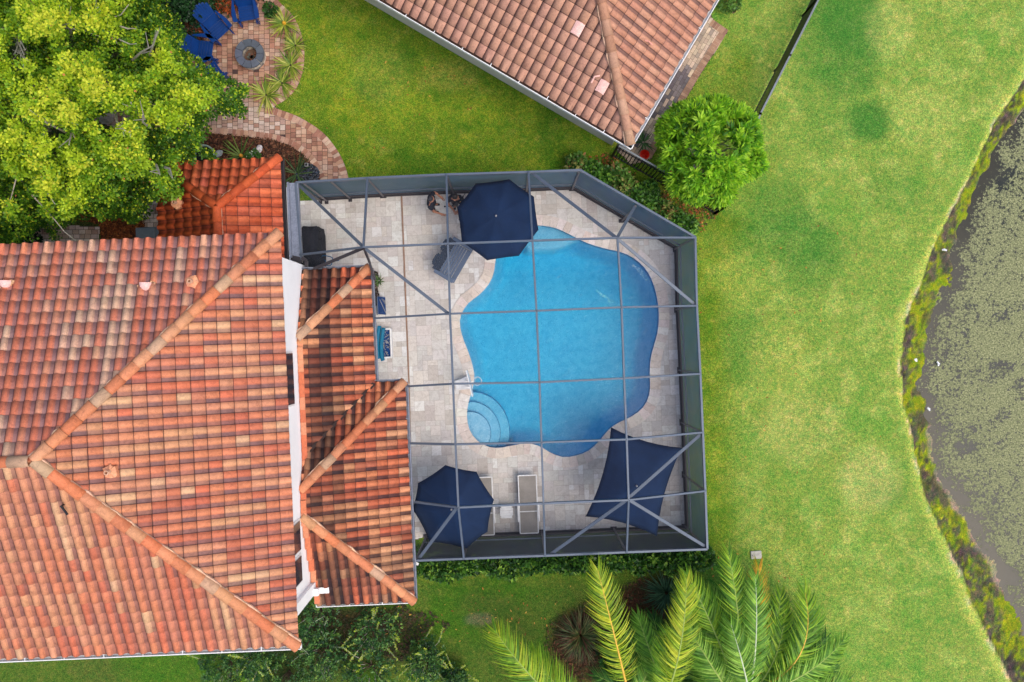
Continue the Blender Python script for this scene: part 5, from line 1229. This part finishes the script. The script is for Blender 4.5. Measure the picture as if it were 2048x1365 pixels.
for _ in range(14): a = rnd.uniform(0, 6.28); r_ = rnd.uniform(0, .17); b.box((r_*math.cos(a), r_*math.sin(a), .08), (.08, .05, .05), Matrix.Rotation(rnd.uniform(0, 3), 3, 'Z'), jit(rnd.choice([C(70,64,60), C(120,80,60), C(90,96,90)]), .2))
b.build('embers', M_cap, fp)

# bench
bn_ = empty('garden_bench', (0, 0, 0), 0, 'slate blue two-seat bench with lattice hump back beside the navy parasol and pool', 'bench'); b = MB()
for k in range(6): x = -.22 + k * .085; b.bar((x, -.50, .42), (x, .50, .42), .070, .02)
b.build('seat', M_slate, bn_, bevel=.004)
for s in (-1, 1):
    b = MB(); pts = [(.30, s*.50), (.30, s*.64), (-.36, s*.62), (-.38, s*.52)]; b.prism(pts if s > 0 else pts[::-1], .62, .65); b.build('arm', M_slate, bn_, bevel=.012)
    for x in (.24, -.28): b = MB(); b.bar((x, s*.56, 0), (x, s*.56, .62), .06, .06); b.build('leg', M_slate, bn_)
b = MB(); b.bar((.30, -.6, .38), (.30, .6, .38), .03, .09); b.bar((.27, -.5, .425), (.27, .5, .425), .085, .02); b.build('front_rail', M_slate, bn_, bevel=.004)
b = MB(); ny_ = 11
for k in range(ny_):
    y = -.50 + k * .10; hump = .62 + .28 * abs(math.sin(math.pi * (y + .5) / 1.0 * 2 / 2 * 2)) if False else .66 + .24 * math.sin(math.pi * ((y + .5) % .5001) / .5) ** .7 if 0 < (y + .5) % .5 else .70
    e = Vector((-.26 - .46 * (hump - .30), y, .40 + .60 * (hump - .10))); b.bar((-.26, y, .40), e, .078, .018, None, (1, 0, .5))
for t in (.2, .45, .7, .92): b.bar((-.26 - .17*t, -.53, .40 + .34*t + .012), (-.26 - .17*t, .53, .40 + .34*t + .012), .052, .022, None, (1, 0, .7))
for t in (1.2, 1.42):
    for yc in (-.25, .25): b.bar((-.26 - .17*t, yc - .17 + .05*(t-1), .40 + .34*t + .012), (-.26 - .17*t, yc + .17 - .05*(t-1), .40 + .34*t + .012), .05, .022, None, (1, 0, .7))
b.build('backrest', M_slateD, bn_, bevel=.003)
p = P(909, 522, .5); bn_.location = (p.x, p.y, .02); bn_.rotation_euler = (0, 0, R(-30))

# parasols
def parasol(name, rim_px, zr, apex_px, za, lab, concave=.05, nsub=8, base=True, ribs=True):
    ap_ = P(*apex_px, za); t = empty(name, (ap_.x, ap_.y, 0), 0, lab, 'parasol'); rim = [P(x, y, zr) for x, y in rim_px]; n = len(rim); b = MB(); K = nsub
    for i in range(n):
        a, c = rim[i], rim[(i+1) % n]
        def pt(u, v):                                 # u 0 apex..1 rim, v across the panel
            e = a.lerp(c, v); mid = (a + c) / 2; q = ap_.lerp(e, u); s = 4 * v * (1 - v)
            q = q + (ap_ - mid).normalized() * concave * (a - c).length * s * u ** 2
            q.z -= .05 * s * u * (1 - u * .3); q.z += .09 * math.sin(math.pi * u) ; return q
        g = [[b.vert(pt(k / K, j / 6)) for j in range(7)] for k in range(K + 1)]
        b.smooth = True
        for k in range(K):
            for j in range(6): b.face((g[k][j], g[k][j+1], g[k+1][j+1], g[k+1][j]) if (a - ap_).cross(c - ap_).z < 0 else (g[k][j], g[k+1][j], g[k+1][j+1], g[k][j+1]))
        b.smooth = False
    cn = b.build('canopy', M_navy, None, weld=.003); child(cn, t); so_ = cn.modifiers.new('s', 'SOLIDIFY'); so_.thickness = .006
    b = MB(); b.lathe([(.0, .09), (.022, .075), (.03, .05), (.02, .02), (.03, -.04)], ap_, 12); child(b.build('finial', M_fin), t)
    b = MB(); b.tube([(ap_.x, ap_.y, .05), (ap_.x, ap_.y, za - .02)], .024, 10); child(b.build('pole', M_aluD), t)
    b = MB(); b.lathe([(0, 0.02), (.30, .02), (.30, .07), (.26, .10), (.05, .13), (.04, .35), (0, .35)], (ap_.x, ap_.y, 0), 24); child(b.build('base', M_black), t)
    hub = Vector((ap_.x, ap_.y, za - .35))
    for r_ in rim:
        b = MB(); b.bar(ap_ - Vector((0, 0, .04)), r_ - Vector((0, 0, .02)), .018, .012); b.bar(hub, ap_.lerp(r_, .5) - Vector((0, 0, .03)), .014, .010); child(b.build('rib', M_aluD), t)
    return t
M_fin = pmat('grey_finial', C(150, 150, 150), .4)
parasol('parasol', [(1018.5,358.7),(951,367.6),(914.6,415),(923.5,484),(974,521),(1038,512),(1077,460),(1068,394)], 2.2, (992,432.5), 2.72, 'navy octagonal parasol overlapping the pool at the upper deck', .012)
parasol('parasol', [(890.6,930.6),(953,944),(988,1000),(975,1064),(933,1098),(859,1084),(825,1019),(836,966.6)], 2.15, (903,1019), 2.68, 'navy octagonal parasol in the lower left corner of the deck over a lounger', .03)
parasol('rectangular_parasol', [(1222,855),(1364,896),(1314,1073),(1171,1033.5)], 2.2, (1273,972), 2.68, 'navy rectangular parasol in the lower right corner of the deck', .055)

# loungers (long axis along local y, head at +y)
def lounger():
    t = empty('sun_lounger', (0, 0, 0))
    b = MB(); L, Wd = 1.78, .56
    for s in (-1, 1): b.bar((s*Wd/2, -L/2, .33), (s*Wd/2, L/2, .33), .035, .035)
    b.bar((-Wd/2, L/2, .33), (Wd/2, L/2, .33), .035, .035); b.bar((-Wd/2, -L/2, .33), (Wd/2, -L/2, .33), .035, .035); b.bar((-Wd/2, -.22, .335), (Wd/2, -.22, .335), .03, .02); b.build('frame', M_white, t, bevel=.006)
    b = MB(); b.box((0, .335, .335), (Wd - .03, 1.08, .012)); b.build('seat_sling', M_taupe, t); b = MB(); b.poly([(-Wd/2+.02, -L/2+.02, .36), (Wd/2-.02, -L/2+.02, .36), (Wd/2-.02, -.24, .345), (-Wd/2+.02, -.24, .345)]); o = b.build('back_sling', M_taupe, t); mo = o.modifiers.new('s', 'SOLIDIFY'); mo.thickness = .01
    for s in (-1, 1):
        b = MB(); b.bar((s*(Wd/2+.035), -.50, .52), (s*(Wd/2+.035), .02, .52), .05, .025); b.bar((s*(Wd/2+.02), -.1, .33), (s*(Wd/2+.035), -.1, .52), .03, .03); b.bar((s*(Wd/2+.02), -.45, .33), (s*(Wd/2+.035), -.45, .52), .03, .03); b.build('arm', M_white, t, bevel=.008)
        for y in (-.72, .72): b = MB(); b.bar((s*Wd/2, y, 0), (s*Wd/2, y, .33), .035, .035); b.build('leg', M_white, t)
    return t
lg = lounger(); p = P(1056.5, 1009, .35); lg.location = (p.x, p.y, .015); lg.rotation_euler = (0, 0, R(2.2)); tag(lg, 'taupe sling sun lounger in the open, right of the white side table', 'sun lounger', 'sun loungers on the lower deck')
l2 = copy_tree(lg); p = P(968, 1013, .35); l2.location = (p.x, p.y, .015); l2.rotation_euler = (0, 0, R(2.6)); tag(l2, 'taupe sling sun lounger half hidden under the lower left parasol', 'sun lounger', 'sun loungers on the lower deck')
# white side table
p = P(1013, 1024, .45); st_ = empty('side_table', (p.x, p.y, .015), R(2), 'small white slatted side table between the two loungers', 'side table'); b = MB()
for k in range(5):
    x = -.16 + k * .08; hw_ = .20 if abs(k - 2) < 2 else .165; b.box((0, x, .45), (hw_ * 2, .074, .02))
b.build('table_top', M_white, st_, bevel=.006)
for sx in (-1, 1):
    for sy in (-1, 1): b = MB(); b.bar((sx*.13, sy*.12, 0), (sx*.13, sy*.12, .44), .035, .035); b.build('leg', M_white, st_)

# basketball hoop at the pool edge
p = P(930, 768, .6); hp = empty('pool_basketball_hoop', (p.x, p.y, 0), 0, 'white poolside basketball hoop leaning over the left edge of the pool', 'basketball hoop'); b = MB(); d_ = Vector((1, .24, 0)).normalized(); n_ = Vector((-d_.y, d_.x, 0))
def LP(a, s, z): v = Vector((p.x, p.y, 0)) + d_ * a + n_ * s; v.z = z; return v
q = [LP(-.34, -.15, 0), LP(.17, -.23, 0), LP(.17, .23, 0), LP(-.34, .15, 0)]; q2 = [LP(-.33, -.135, 0), LP(.15, -.21, 0), LP(.15, .21, 0), LP(-.33, .135, 0)]
base = len(b.v)
for v in q: b.vert((v.x, v.y, .04))
for v in q: b.vert((v.x, v.y, .18))
for v in q2: b.vert((v.x, v.y, .30))
for lv in (0, 4):
    for k in range(4): b.face((base + lv + k, base + lv + (k+1) % 4, base + lv + 4 + (k+1) % 4, base + lv + 4 + k))
b.face((base + 8, base + 9, base + 10, base + 11)); child(b.build('base_tank', M_white, bevel=.02), hp)
b = MB(); b.bar(LP(.02, -.09, .25), LP(.16, -.09, 1.0), .04, .04); b.bar(LP(.02, .09, .25), LP(.16, .09, 1.0), .04, .04); child(b.build('upright', M_white), hp)
b = MB(); b.bar(LP(.17, -.40, 1.0), LP(.17, .40, 1.0), .035, .55); child(b.build('backboard', M_white, bevel=.01), hp)
b = MB(); cc = LP(.40, 0, .85); b.tube([cc + Vector((math.cos(a) * .13, math.sin(a) * .13, 0)) for a in np.linspace(0, 2*math.pi, 25)], .006, 6, cap=False); b.bar(LP(.19, 0, .85), LP(.28, 0, .85), .05, .015); child(b.build('rim', M_white), hp)
b = MB()
for k in range(12):
    a0 = 2*math.pi*k/12
    for sg in (1, -1): b.tube([cc + Vector((math.cos(a0 + sg*t*.9) * (.13 - .05*t), math.sin(a0 + sg*t*.9) * (.13 - .05*t), -.38*t)) for t in (0, .35, .7, 1)], .0035, 4)
child(b.build('net', M_white), hp)

# covered grill, blue hand truck
p = P(617, 492, 1.0); gr_ = empty('covered_grill', (p.x, p.y, 0), TH, 'barbecue grill under a charcoal grey cover against the house wall', 'grill'); b = MB(); K = 28
prof = [(.30, .66, .03), (.29, .65, .35), (.275, .62, .80), (.26, .58, .98), (.17, .40, 1.10), (.05, .30, 1.13)]
rows_ = []
for hx, hy, z in prof:
    r = []
    for k in range(K):
        a = 2*math.pi*k/K; cx, sy = math.cos(a), math.sin(a); e_ = .32; w_ = 1 + .03 * math.sin(a * 9 + z * 5)
        r.append(b.vert((hx * w_ * math.copysign(abs(cx) ** e_, cx), hy * w_ * math.copysign(abs(sy) ** e_, sy), z)))
    rows_.append(r)
b.smooth = True
for r0, r1 in zip(rows_, rows_[1:]):
    for k in range(K): b.face((r0[k], r0[(k+1) % K], r1[(k+1) % K], r1[k]))
b.face(rows_[-1]); b.smooth = False; b.build('cover', M_cover, gr_)
for y in (-.18, .22, .45): b = MB(); b.tube([(.28, y, .75), (.35, y, .78), (.35, y + .05, .78)], .015, 6); b.build('buckle', M_black, gr_)
b = MB(); b.box((.0, -.45, .85), (.40, .5, .5)); bb = None
p = P(655, 524, .5); ht = empty('hand_truck', (p.x, p.y, 0), R(-12), 'blue tubular hand truck leaning beside the covered grill', 'hand truck'); b = MB()
M_htb = pmat('blue_enamel', C(36, 104, 150), .35, .2)
def loop(cx, cy, hx, hy, z0_, z1_, n=28): return [Vector((cx + hx * math.copysign(abs(math.cos(a)) ** .5, math.cos(a)), cy + hy * math.copysign(abs(math.sin(a)) ** .5, math.sin(a)), z0_ + (z1_ - z0_) * (math.cos(a) + 1) / 2)) for a in np.linspace(0, 2*math.pi, n)]
b.tube(loop(.0, .02, .20, .14, .55, .75), .016, 6, cap=False); b.tube(loop(-.22, -.06, .16, .10, .3, .5), .014, 6, cap=False); b.build('frame', M_htb, ht)
b = MB(); b.tube([(.14, .0, .75), (.30, .06, .85), (.42, .10, .88)], .022, 8); b.build('handle', M_htb, ht); b = MB(); b.box((-.36, -.08, .2), (.22, .22, .06)); b.build('plate', M_htb, ht, bevel=.01)
for s in (-1, 1): b = MB(); b.tube([(-.3, -.08 + s*.15, .1), (-.3, -.08 + s*.19, .1)], .1, 14); b.build('wheel', M_black, ht)

# planting strip at roof corner, printed board, bin with pool noodles
b = MB(); b.prism([P(741,540,.0), P(752,543,0), P(760,612,0), P(747,612,0)][::-1], .0, .06, C(70, 56, 46))
for _ in range(90): q = P(rnd.uniform(744, 758), rnd.uniform(545, 610), .09); b.box(q, (.05, .03, .03), Matrix.Rotation(rnd.uniform(0, 3), 3, 'Z'), jit(rnd.choice([C(84,64,52), C(110,90,78), C(60,56,44), C(140,130,120)]), .2))
o = b.build('planting_strip', M_mulch); tag(o, 'narrow strip of soil and stones along the lower roof gutter', kind='stuff'); o['category'] = 'planting strip'
p = P(759, 612, .35); bo_ = empty('leaning_board', (p.x, p.y, 0), TH, 'dark blue printed board standing by the lower roof gutter above the teal noodles', 'board'); b = MB()
b.bar((.10, -.27, .02), (.10, .27, .02), .01, .01); b.poly([(.14, -.27, .03), (.14, .27, .03), (.02, .27, .62), (.02, -.27, .62)]); o = b.build('front_panel', M_bag, bo_); mo = o.modifiers.new('s', 'SOLIDIFY'); mo.thickness = .02
b = MB(); b.poly([(-.12, -.27, .03), (-.12, .27, .03), (.0, .27, .62), (.0, -.27, .62)]); o = b.build('rear_panel', M_slate, bo_); mo = o.modifiers.new('s', 'SOLIDIFY'); mo.thickness = .02
b = MB(); b.bar((.155, -.26, .05), (.05, .18, .57), .035, .004, None, (1, 0, .2)); 
for k in range(6): b.bar((.15 - .012*k, .02 + .03*k, .09 + .055*k), (.148 - .012*k, .16 + .015*k, .10 + .055*k), .018, .004, None, (1, 0, .2))
b.build('print', M_fin, bo_)
p = P(773, 687, .25); bi_ = empty('deck_box', (p.x, p.y, .015), TH, 'white rimmed low box with a blue patterned inside beside the lower roof', 'storage box'); b = MB()
for s in (-1, 1): b.bar((s*.14, -.44, .14), (s*.14, .44, .14), .05, .26); b.bar((-.14, s*.44, .14), (.14, s*.44, .14), .05, .26)
b.build('rim', M_white, bi_, bevel=.008); b = MB(); b.box((0, 0, .16), (.24, .84, .03)); b.build('inside', M_bag, bi_)
b = MB()
for _ in range(60): b.box((rnd.uniform(-.1, .1), rnd.uniform(-.38, .38), .178), (rnd.uniform(.01, .05), rnd.uniform(.01, .04), .006), Matrix.Rotation(rnd.uniform(0, 3), 3, 'Z'))
b.lathe([(0, .2), (.04, .19), (.045, .17)], (.0, .04, 0), 12); b.build('pattern', M_fin, bi_)
for k, (x0, lb) in enumerate(((758, 'teal foam pool noodle nearest the roof gutter'), (766, 'teal foam pool noodle lying over the white deck box'))):
    b = MB(); pts = [P(x0 + dx, 652 + k*4 + dy, .36) for dx, dy in ((1, 0), (-2.0, 20), (-3.5, 40), (-2.0, 58), (0, 66))]; b.tube(smoothloop(pts, 4, False), .062, 12); o = b.build('pool_noodle', M_teal); tag(o, lb, 'pool noodle', 'teal pool noodles')
    for q in o.data.polygons: q.use_smooth = len(q.vertices) == 4

# bins, buckets, pots, rocks
p = P(294, 474, 1.0); tb = empty('wheeled_bin', (p.x, p.y, 0), TH, 'grey wheeled bin between brick path and main roof eave', 'bin'); M_bin = pmat('grey_blue_plastic', C(98, 110, 124), .45)
b = MB(); base = len(b.v)
for z, hx, hy in ((.05, .26, .20), (.9, .33, .27)):
    for sx, sy in ((-1,-1),(1,-1),(1,1),(-1,1)): b.vert((sx*hx, sy*hy, z))
for k in range(4): b.face((k, (k+1) % 4, 4 + (k+1) % 4, 4 + k))
b.face((3, 2, 1, 0)); b.build('body', M_bin, tb, bevel=.02); b = MB(); b.box((0, 0, .95), (.70, .58, .07)); b.box((0, .0, 1.0), (.5, .5, .05)); b.build('lid', M_bin, tb, bevel=.03); b = MB(); b.tube([(.36, -.2, .95), (.42, -.2, .95), (.42, .2, .95), (.36, .2, .95)], .018, 6); b.build('handle', M_black, tb)
p = P(1289, 310, .3); b = MB(); b.lathe([(0, .02), (.10, .02), (.135, .30), (.15, .31), (.135, .32), (.12, .28), (.09, .06), (0, .06)], (0, 0, 0), 24); rb = empty('red_bucket', (p.x, p.y, .03), 0, 'bright red bucket beside the neighbour house corner', 'bucket'); b.build('bucket_body', pmat('red_plastic', C(232, 50, 26), .35), rb)
b = MB(); b.tube([(math.cos(a) * .15, math.sin(a) * .15 * .8 + .03, .32) for a in np.linspace(.2, 2.9, 12)], .006, 5); b.build('handle', M_blackmetal, rb)
p = P(408, 311, .5); b = MB(); b.lathe([(0, 0), (.22, 0), (.31, .45), (.33, .48), (.33, .52), (.29, .52), (.28, .40), (0, .40)], (0, 0, 0), 28); pt_ = empty('large_pot', (p.x, p.y, 0), 0, 'large round pot with pale green rim partly under the tree', 'pot'); b.build('pot_body', pmat('pale_green_glaze', C(150, 172, 158), .4), pt_); b = MB(); b.lathe([(0, .42), (.28, .42)], (0, 0, 0), 20); b.build('soil', pmat('dark_soil', C(24, 26, 24), .9), pt_)
def rock(px, py, r, c, lab, z=.0, sq=(1, .7, .6), group=None):
    rs = np.random.RandomState(int(px)); bm = bmesh.new(); bmesh.ops.create_icosphere(bm, subdivisions=3, radius=r)
    for v in bm.verts:
        n = v.co.normalized(); f = 1 + .35 * (float(vnoise(np.array([n.x * 1.6 + px]), np.array([n.y * 1.6 + n.z * 2]), 5)[0]) - .5); v.co = Vector((v.co.x * f * sq[0], v.co.y * f * sq[1], v.co.z * f * sq[2]))
    me = bpy.data.meshes.new('rock'); lay = None; bm.to_mesh(me); bm.free(); me.materials.append(pmat('rock_surface', c, .8, ns=9, amt=.25, fine=40, famt=.25, bump=.6)); o = bpy.data.objects.new('rock', me); sc.collection.objects.link(o); q = P(px, py, .1); o.location = (q.x, q.y, r * .3); o.rotation_euler = (0, 0, rs.uniform(0, 3)); tag(o, lab, 'rock', group)
rock(436, 307, .14, C(150, 156, 160), 'grey pointed rock in the mulch beside the large pot'); rock(517, 298, .14, C(206, 198, 200), 'white rock in the mulch right of the orange-hearted plant'); rock(508, 302, .11, C(120, 128, 138), 'blue-grey rock touching the white rock in the mulch')
b = MB(); cpx, cpy = 614, 348
for _ in range(900):
    a, r_ = rnd.uniform(0, 6.28), 25 * math.sqrt(rnd.random()); q = P(cpx + r_ * math.cos(a), cpy + r_ * math.sin(a) * .8, .04 + rnd.uniform(0, .03)); b.box(q, (rnd.uniform(.02, .045), rnd.uniform(.02, .04), .025), Matrix.Rotation(rnd.uniform(0, 3), 3, 'Z') @ Matrix.Rotation(rnd.uniform(-.4, .4), 3, 'X'), jit(rnd.choice([C(30,34,42), C(42,48,58), C(70,80,94), C(24,26,32)]), .2))
o = b.build('black_pebbles', vmat('polished_pebble', .25, spec=.6)); tag(o, 'pile of black pebbles between brick path and screen corner', kind='stuff'); o['category'] = 'pebbles'
p = P(613, 330, .2); sl2 = empty('garden_light', (p.x, p.y, 0), 0, 'small square garden light beside the black pebbles', 'garden light'); b = MB(); b.box((0, 0, .2), (.11, .11, .05)); b.build('lamp_head', M_fin, sl2, bevel=.01); b = MB(); b.tube([(0, 0, 0), (0, 0, .18)], .012, 6); b.build('stake', M_blackmetal, sl2); b = MB(); b.box((0, 0, .229), (.07, .07, .006)); b.build('panel', M_black, sl2)
p = P(1512, 1110, .0); b = MB(); b.box((0, 0, .015), (.34, .25, .05)); uc = empty('concrete_cover', (p.x, p.y, 0), R(4), 'small rounded concrete cover set in the lawn above the palms', 'utility cover'); b.build('slab', pmat('weathered_concrete', C(184, 180, 168), .9, ns=6, amt=.25, fine=40, famt=.2), uc, bevel=.03); b = MB(); b.box((-.13, 0, .041), (.025, .025, .004)); b.build('finger_hole', M_black, uc)
for (x, y), lb in zip(((1888,500),(1831,720),(1880,727),(1857,817)), ('white scrap among the moss on the upper bank', 'white scrap on the dark mud at the lawn edge', 'white scrap floating at the edge of the algae', 'white scrap on the moss lower down the bank')):
    b = MB(); q = P(x, y, -.35); a = rnd.uniform(0, 3)
    for k in range(3): b.box(q + Vector((rnd.uniform(-.03, .03), rnd.uniform(-.03, .03), .02 * k - (.1 if x > 1875 and y > 700 else 0))), (.13 - .03*k, .05, .02), Matrix.Rotation(a + k * .5, 3, 'Z') @ Matrix.Rotation(.3, 3, 'X'))
    o = b.build('litter_scrap', M_white); tag(o, lb, 'litter', 'white scraps on the bank')
b = MB()
for _ in range(46): 
    t = rnd.random(); q = P(1195 + 42*t + rnd.uniform(-3, 3), 583 + 32*t + rnd.uniform(-3, 3), -.094); b.box(q, (rnd.uniform(.02, .07), .012, .002), Matrix.Rotation(rnd.uniform(0, 3), 3, 'Z'), C(150, 220, 220))
child(b.build('water_ripple', M_fin2 if False else vmat('foam', .4)), pool)  # thin pale flecks laid in a slanting line on the water
b = MB()
for _ in range(60):
    t = rnd.random(); q = P(1266 + 34*t + rnd.uniform(-3.5, 3.5), 530 + 36*t + rnd.uniform(-3.5, 3.5), -.094); b.box(q, (rnd.uniform(.015, .05), .01, .002), Matrix.Rotation(rnd.uniform(0, 3), 3, 'Z'), C(190, 225, 235))
child(b.build('water_ripple', bpy.data.materials['foam']), pool)  # second line of thin pale flecks

rl = np.random.RandomState(21); b = MB(); pal_l = [C(176,110,50), C(150,90,44), C(196,150,70), C(120,80,44)]
for cx, cy, sx, sy, n in ((1000,1230,160,60,60), (1500,1150,120,60,40), (1330,390,60,40,30), (1560,640,140,300,50), (860,200,180,120,40), (760,1240,90,40,40)):
    for _ in range(n):
        q = P(cx + rl.normal() * sx * .6, cy + rl.normal() * sy * .6, .03)
        if pip(deck_poly, np.array([q.x]), np.array([q.y]))[0]: continue
        a = rl.uniform(0, 6.28); L_ = rl.uniform(.025, .055); d = Vector((math.cos(a), math.sin(a), rl.uniform(-.3, .3))) * L_; e_ = Vector((-d.y, d.x, 0)) * .4
        b.poly([q - d, q + e_, q + d, q - e_], jit(pal_l[rl.randint(4)], .2))
o = b.build('fallen_leaves', M_mulch); tag(o, 'small fallen brown leaves scattered over the lawn', kind='stuff'); o['category'] = 'leaves'
# ================================================================ people
M_skin = pmat('skin', C(158, 108, 84), .55, fine=60, famt=.05); M_shirt = fabric('black_shirt', C(36, 38, 46)); M_trou = fabric('dark_trousers', C(30, 32, 40)); M_hair = pmat('dark_hair', C(30, 24, 22), .6, fine=90, famt=.3); M_hair2 = pmat('cap_cloth', C(44, 44, 50), .7)
def skinmesh(name, verts, edges, mat, par, root_i=0, sub=2):
    bm = bmesh.new(); sk = bm.verts.layers.skin.verify(); vs = []
    for i, (co, r) in enumerate(verts):
        v = bm.verts.new(co); v[sk].radius = (r, r) if not isinstance(r, tuple) else r; v[sk].use_root = (i == root_i); vs.append(v)
    for a, b_ in edges: bm.edges.new((vs[a], vs[b_]))
    me = bpy.data.meshes.new(name); bm.to_mesh(me); bm.free(); me.materials.append(mat); o = bpy.data.objects.new(name, me); sc.collection.objects.link(o); o.parent = par
    m1 = o.modifiers.new('Skin', 'SKIN'); m1.use_smooth_shade = True; m2 = o.modifiers.new('Sub', 'SUBSURF'); m2.levels = sub; m2.render_levels = sub; return o
def person(loc, rz, arms, lab, lean=.0, hair=M_hair):
    """arms: for (+y, -y) sides: elbow, wrist, hand direction"""
    t = empty('person', loc, rz, lab, 'person')
    V = [((0,0,.93), .12), ((lean*.3,0,1.15), .11), ((lean*.8,0,1.33), .12), ((lean,0,1.48), .055), ((lean+.03,0,1.57), .075), ((lean+.04,0,1.66), .085)]; Ed = [(0,1),(1,2),(2,3),(3,4),(4,5)]
    S = {}
    for sg, (el, wr) in zip((1, -1), arms):
        b0 = len(V); sh = (lean, sg*.18, 1.40); V += [(sh, .058), (el, .042), (wr, .028)]; Ed += [(2, b0), (b0, b0+1), (b0+1, b0+2)]
        w_ = Vector(wr); dr = (w_ - Vector(el)).normalized(); sd2 = dr.cross(Vector((0, 0, 1))).normalized(); palm_ = w_ + dr * .07; pi_ = len(V); V.append((tuple(palm_), (.036, .018))); Ed.append((b0+2, pi_))
        for f_, ln in zip((-1.5, -.5, .5, 1.5), (.075, .088, .082, .065)):
            k0 = len(V); kb = palm_ + sd2 * f_ * .019 + dr * .03; mid2 = kb + dr * ln * .5 - Vector((0, 0, .008)); e2 = kb + dr * ln - Vector((0, 0, .028)); V += [(tuple(kb), .0085), (tuple(mid2), .008), (tuple(e2), .007)]; Ed += [(pi_, k0), (k0, k0+1), (k0+1, k0+2)]
        k0 = len(V); th = w_ + dr * .03 + sd2 * (-sg) * .035; V += [(tuple(th), .010), (tuple(th + dr * .05 + sd2 * (-sg) * .015 - Vector((0, 0, .01))), .008)]; Ed += [(b0+2, k0), (k0, k0+1)]
        S[sg] = (sh, el, wr)
    for sg in (1, -1):
        b0 = len(V); V += [((0, sg*.10, .86), .085), ((.03, sg*.11, .48), .055), ((0, sg*.11, .09), .040), ((.13, sg*.12, .045), .032)]; Ed += [(0, b0), (b0, b0+1), (b0+1, b0+2), (b0+2, b0+3)]
    V.append(((lean+.135, 0, 1.63), .018)); Ed.append((5, len(V)-1))     # nose
    for sg in (1, -1): V.append(((lean+.03, sg*.098, 1.63), .018)); Ed.append((5, len(V)-1))   # ears
    skinmesh('body', V, Ed, M_skin, t)
    V = [((0,0,.90), .135), ((lean*.3,0,1.12), .135), ((lean*.8,0,1.33), .15), ((lean,0,1.46), .105)]; Ed = [(0,1),(1,2),(2,3)]
    for sg in (1, -1):
        sh, el, wr = S[sg]; b0 = len(V); m_ = tuple((Vector(sh) * .35 + Vector(el) * .65)); V += [((sh[0], sg*.17, 1.39), .082), (m_, .064)]; Ed += [(2, b0), (b0, b0+1)]
    skinmesh('shirt', V, Ed, M_shirt, t)
    V = [((0,0,.93), .128)]; Ed = []
    for sg in (1, -1): b0 = len(V); V += [((0, sg*.10, .84), .102), ((.03, sg*.11, .48), .072), ((.0, sg*.11, .14), .058)]; Ed += [(0, b0), (b0, b0+1), (b0+1, b0+2)]
    skinmesh('trousers', V, Ed, M_trou, t)
    for sg in (1, -1): skinmesh('shoe', [((-.04, sg*.11, .05), .05), ((.07, sg*.115, .045), .048), ((.17, sg*.12, .04), .036)], [(0,1),(1,2)], M_black, t)
    skinmesh('hair', [((lean-.01, 0, 1.60), .090), ((lean+.01, 0, 1.69), .098), ((lean+.055, 0, 1.73), .07)], [(0,1),(1,2)], hair, t)
    for sg in (1, -1):
        b = MB(); b.box((lean + .118, sg*.032, 1.655), (.012, .022, .010)); b.build('eye', M_black, t)
    b = MB(); b.box((lean + .112, 0, 1.585), (.012, .045, .008)); b.build('mouth', pmat('lips', C(150, 80, 70), .5), t)
    return t
p = P(860, 402, 1.3); person((p.x, p.y, .015), R(-8), [((.08, .30, 1.14), (.26, .20, 1.00)), ((.14, -.28, 1.15), (.34, -.30, 1.04))], 'person in dark clothes facing right with both forearms held out, near the upper screen wall', .04, M_hair2)
p2 = P(911, 394, 1.4); person((p2.x, p2.y, .015), R(-90), [((.16, .24, 1.12), (.36, .07, 1.16)), ((.16, -.24, 1.12), (.36, -.07, 1.16))], 'person in a dark shirt holding the tripod beside the navy parasol', .04)
# phone in the hand of the first person; tripod held by the second
hq = P(882, 424, 1.1)
tp = P(914, 411.5, 1.2); tr_ = empty('camera_tripod', (tp.x, tp.y, 0), 0, 'black camera tripod with spread legs beside the navy parasol', 'tripod'); apx = Vector((0, 0, 1.22))
b = MB(); b.tube([(0, 0, 1.0), (0, 0, 1.38)], .022, 8); b.box((0, 0, 1.24), (.07, .07, .08)); b.build('centre_column', M_blackmetal, tr_); b = MB(); b.box((0, 0, 1.44), (.10, .07, .07)); b.tube([(0, .03, 1.45), (0, .08, 1.45)], .028, 12); b.build('camera', M_black, tr_)
for ft in (P(889, 414, .0), P(922, 456, 0), P(933, 384, 0)):
    f_ = Vector((ft.x - tp.x, ft.y - tp.y, .03)); b = MB(); b.tube([apx, apx.lerp(f_, .5)], .016, 6); b.tube([apx.lerp(f_, .5), f_], .011, 6)
    for s_ in (.33, .62, .97): q = apx.lerp(f_, s_); b.box(q, (.045, .045, .045))
    b.build('leg', M_blackmetal, tr_)
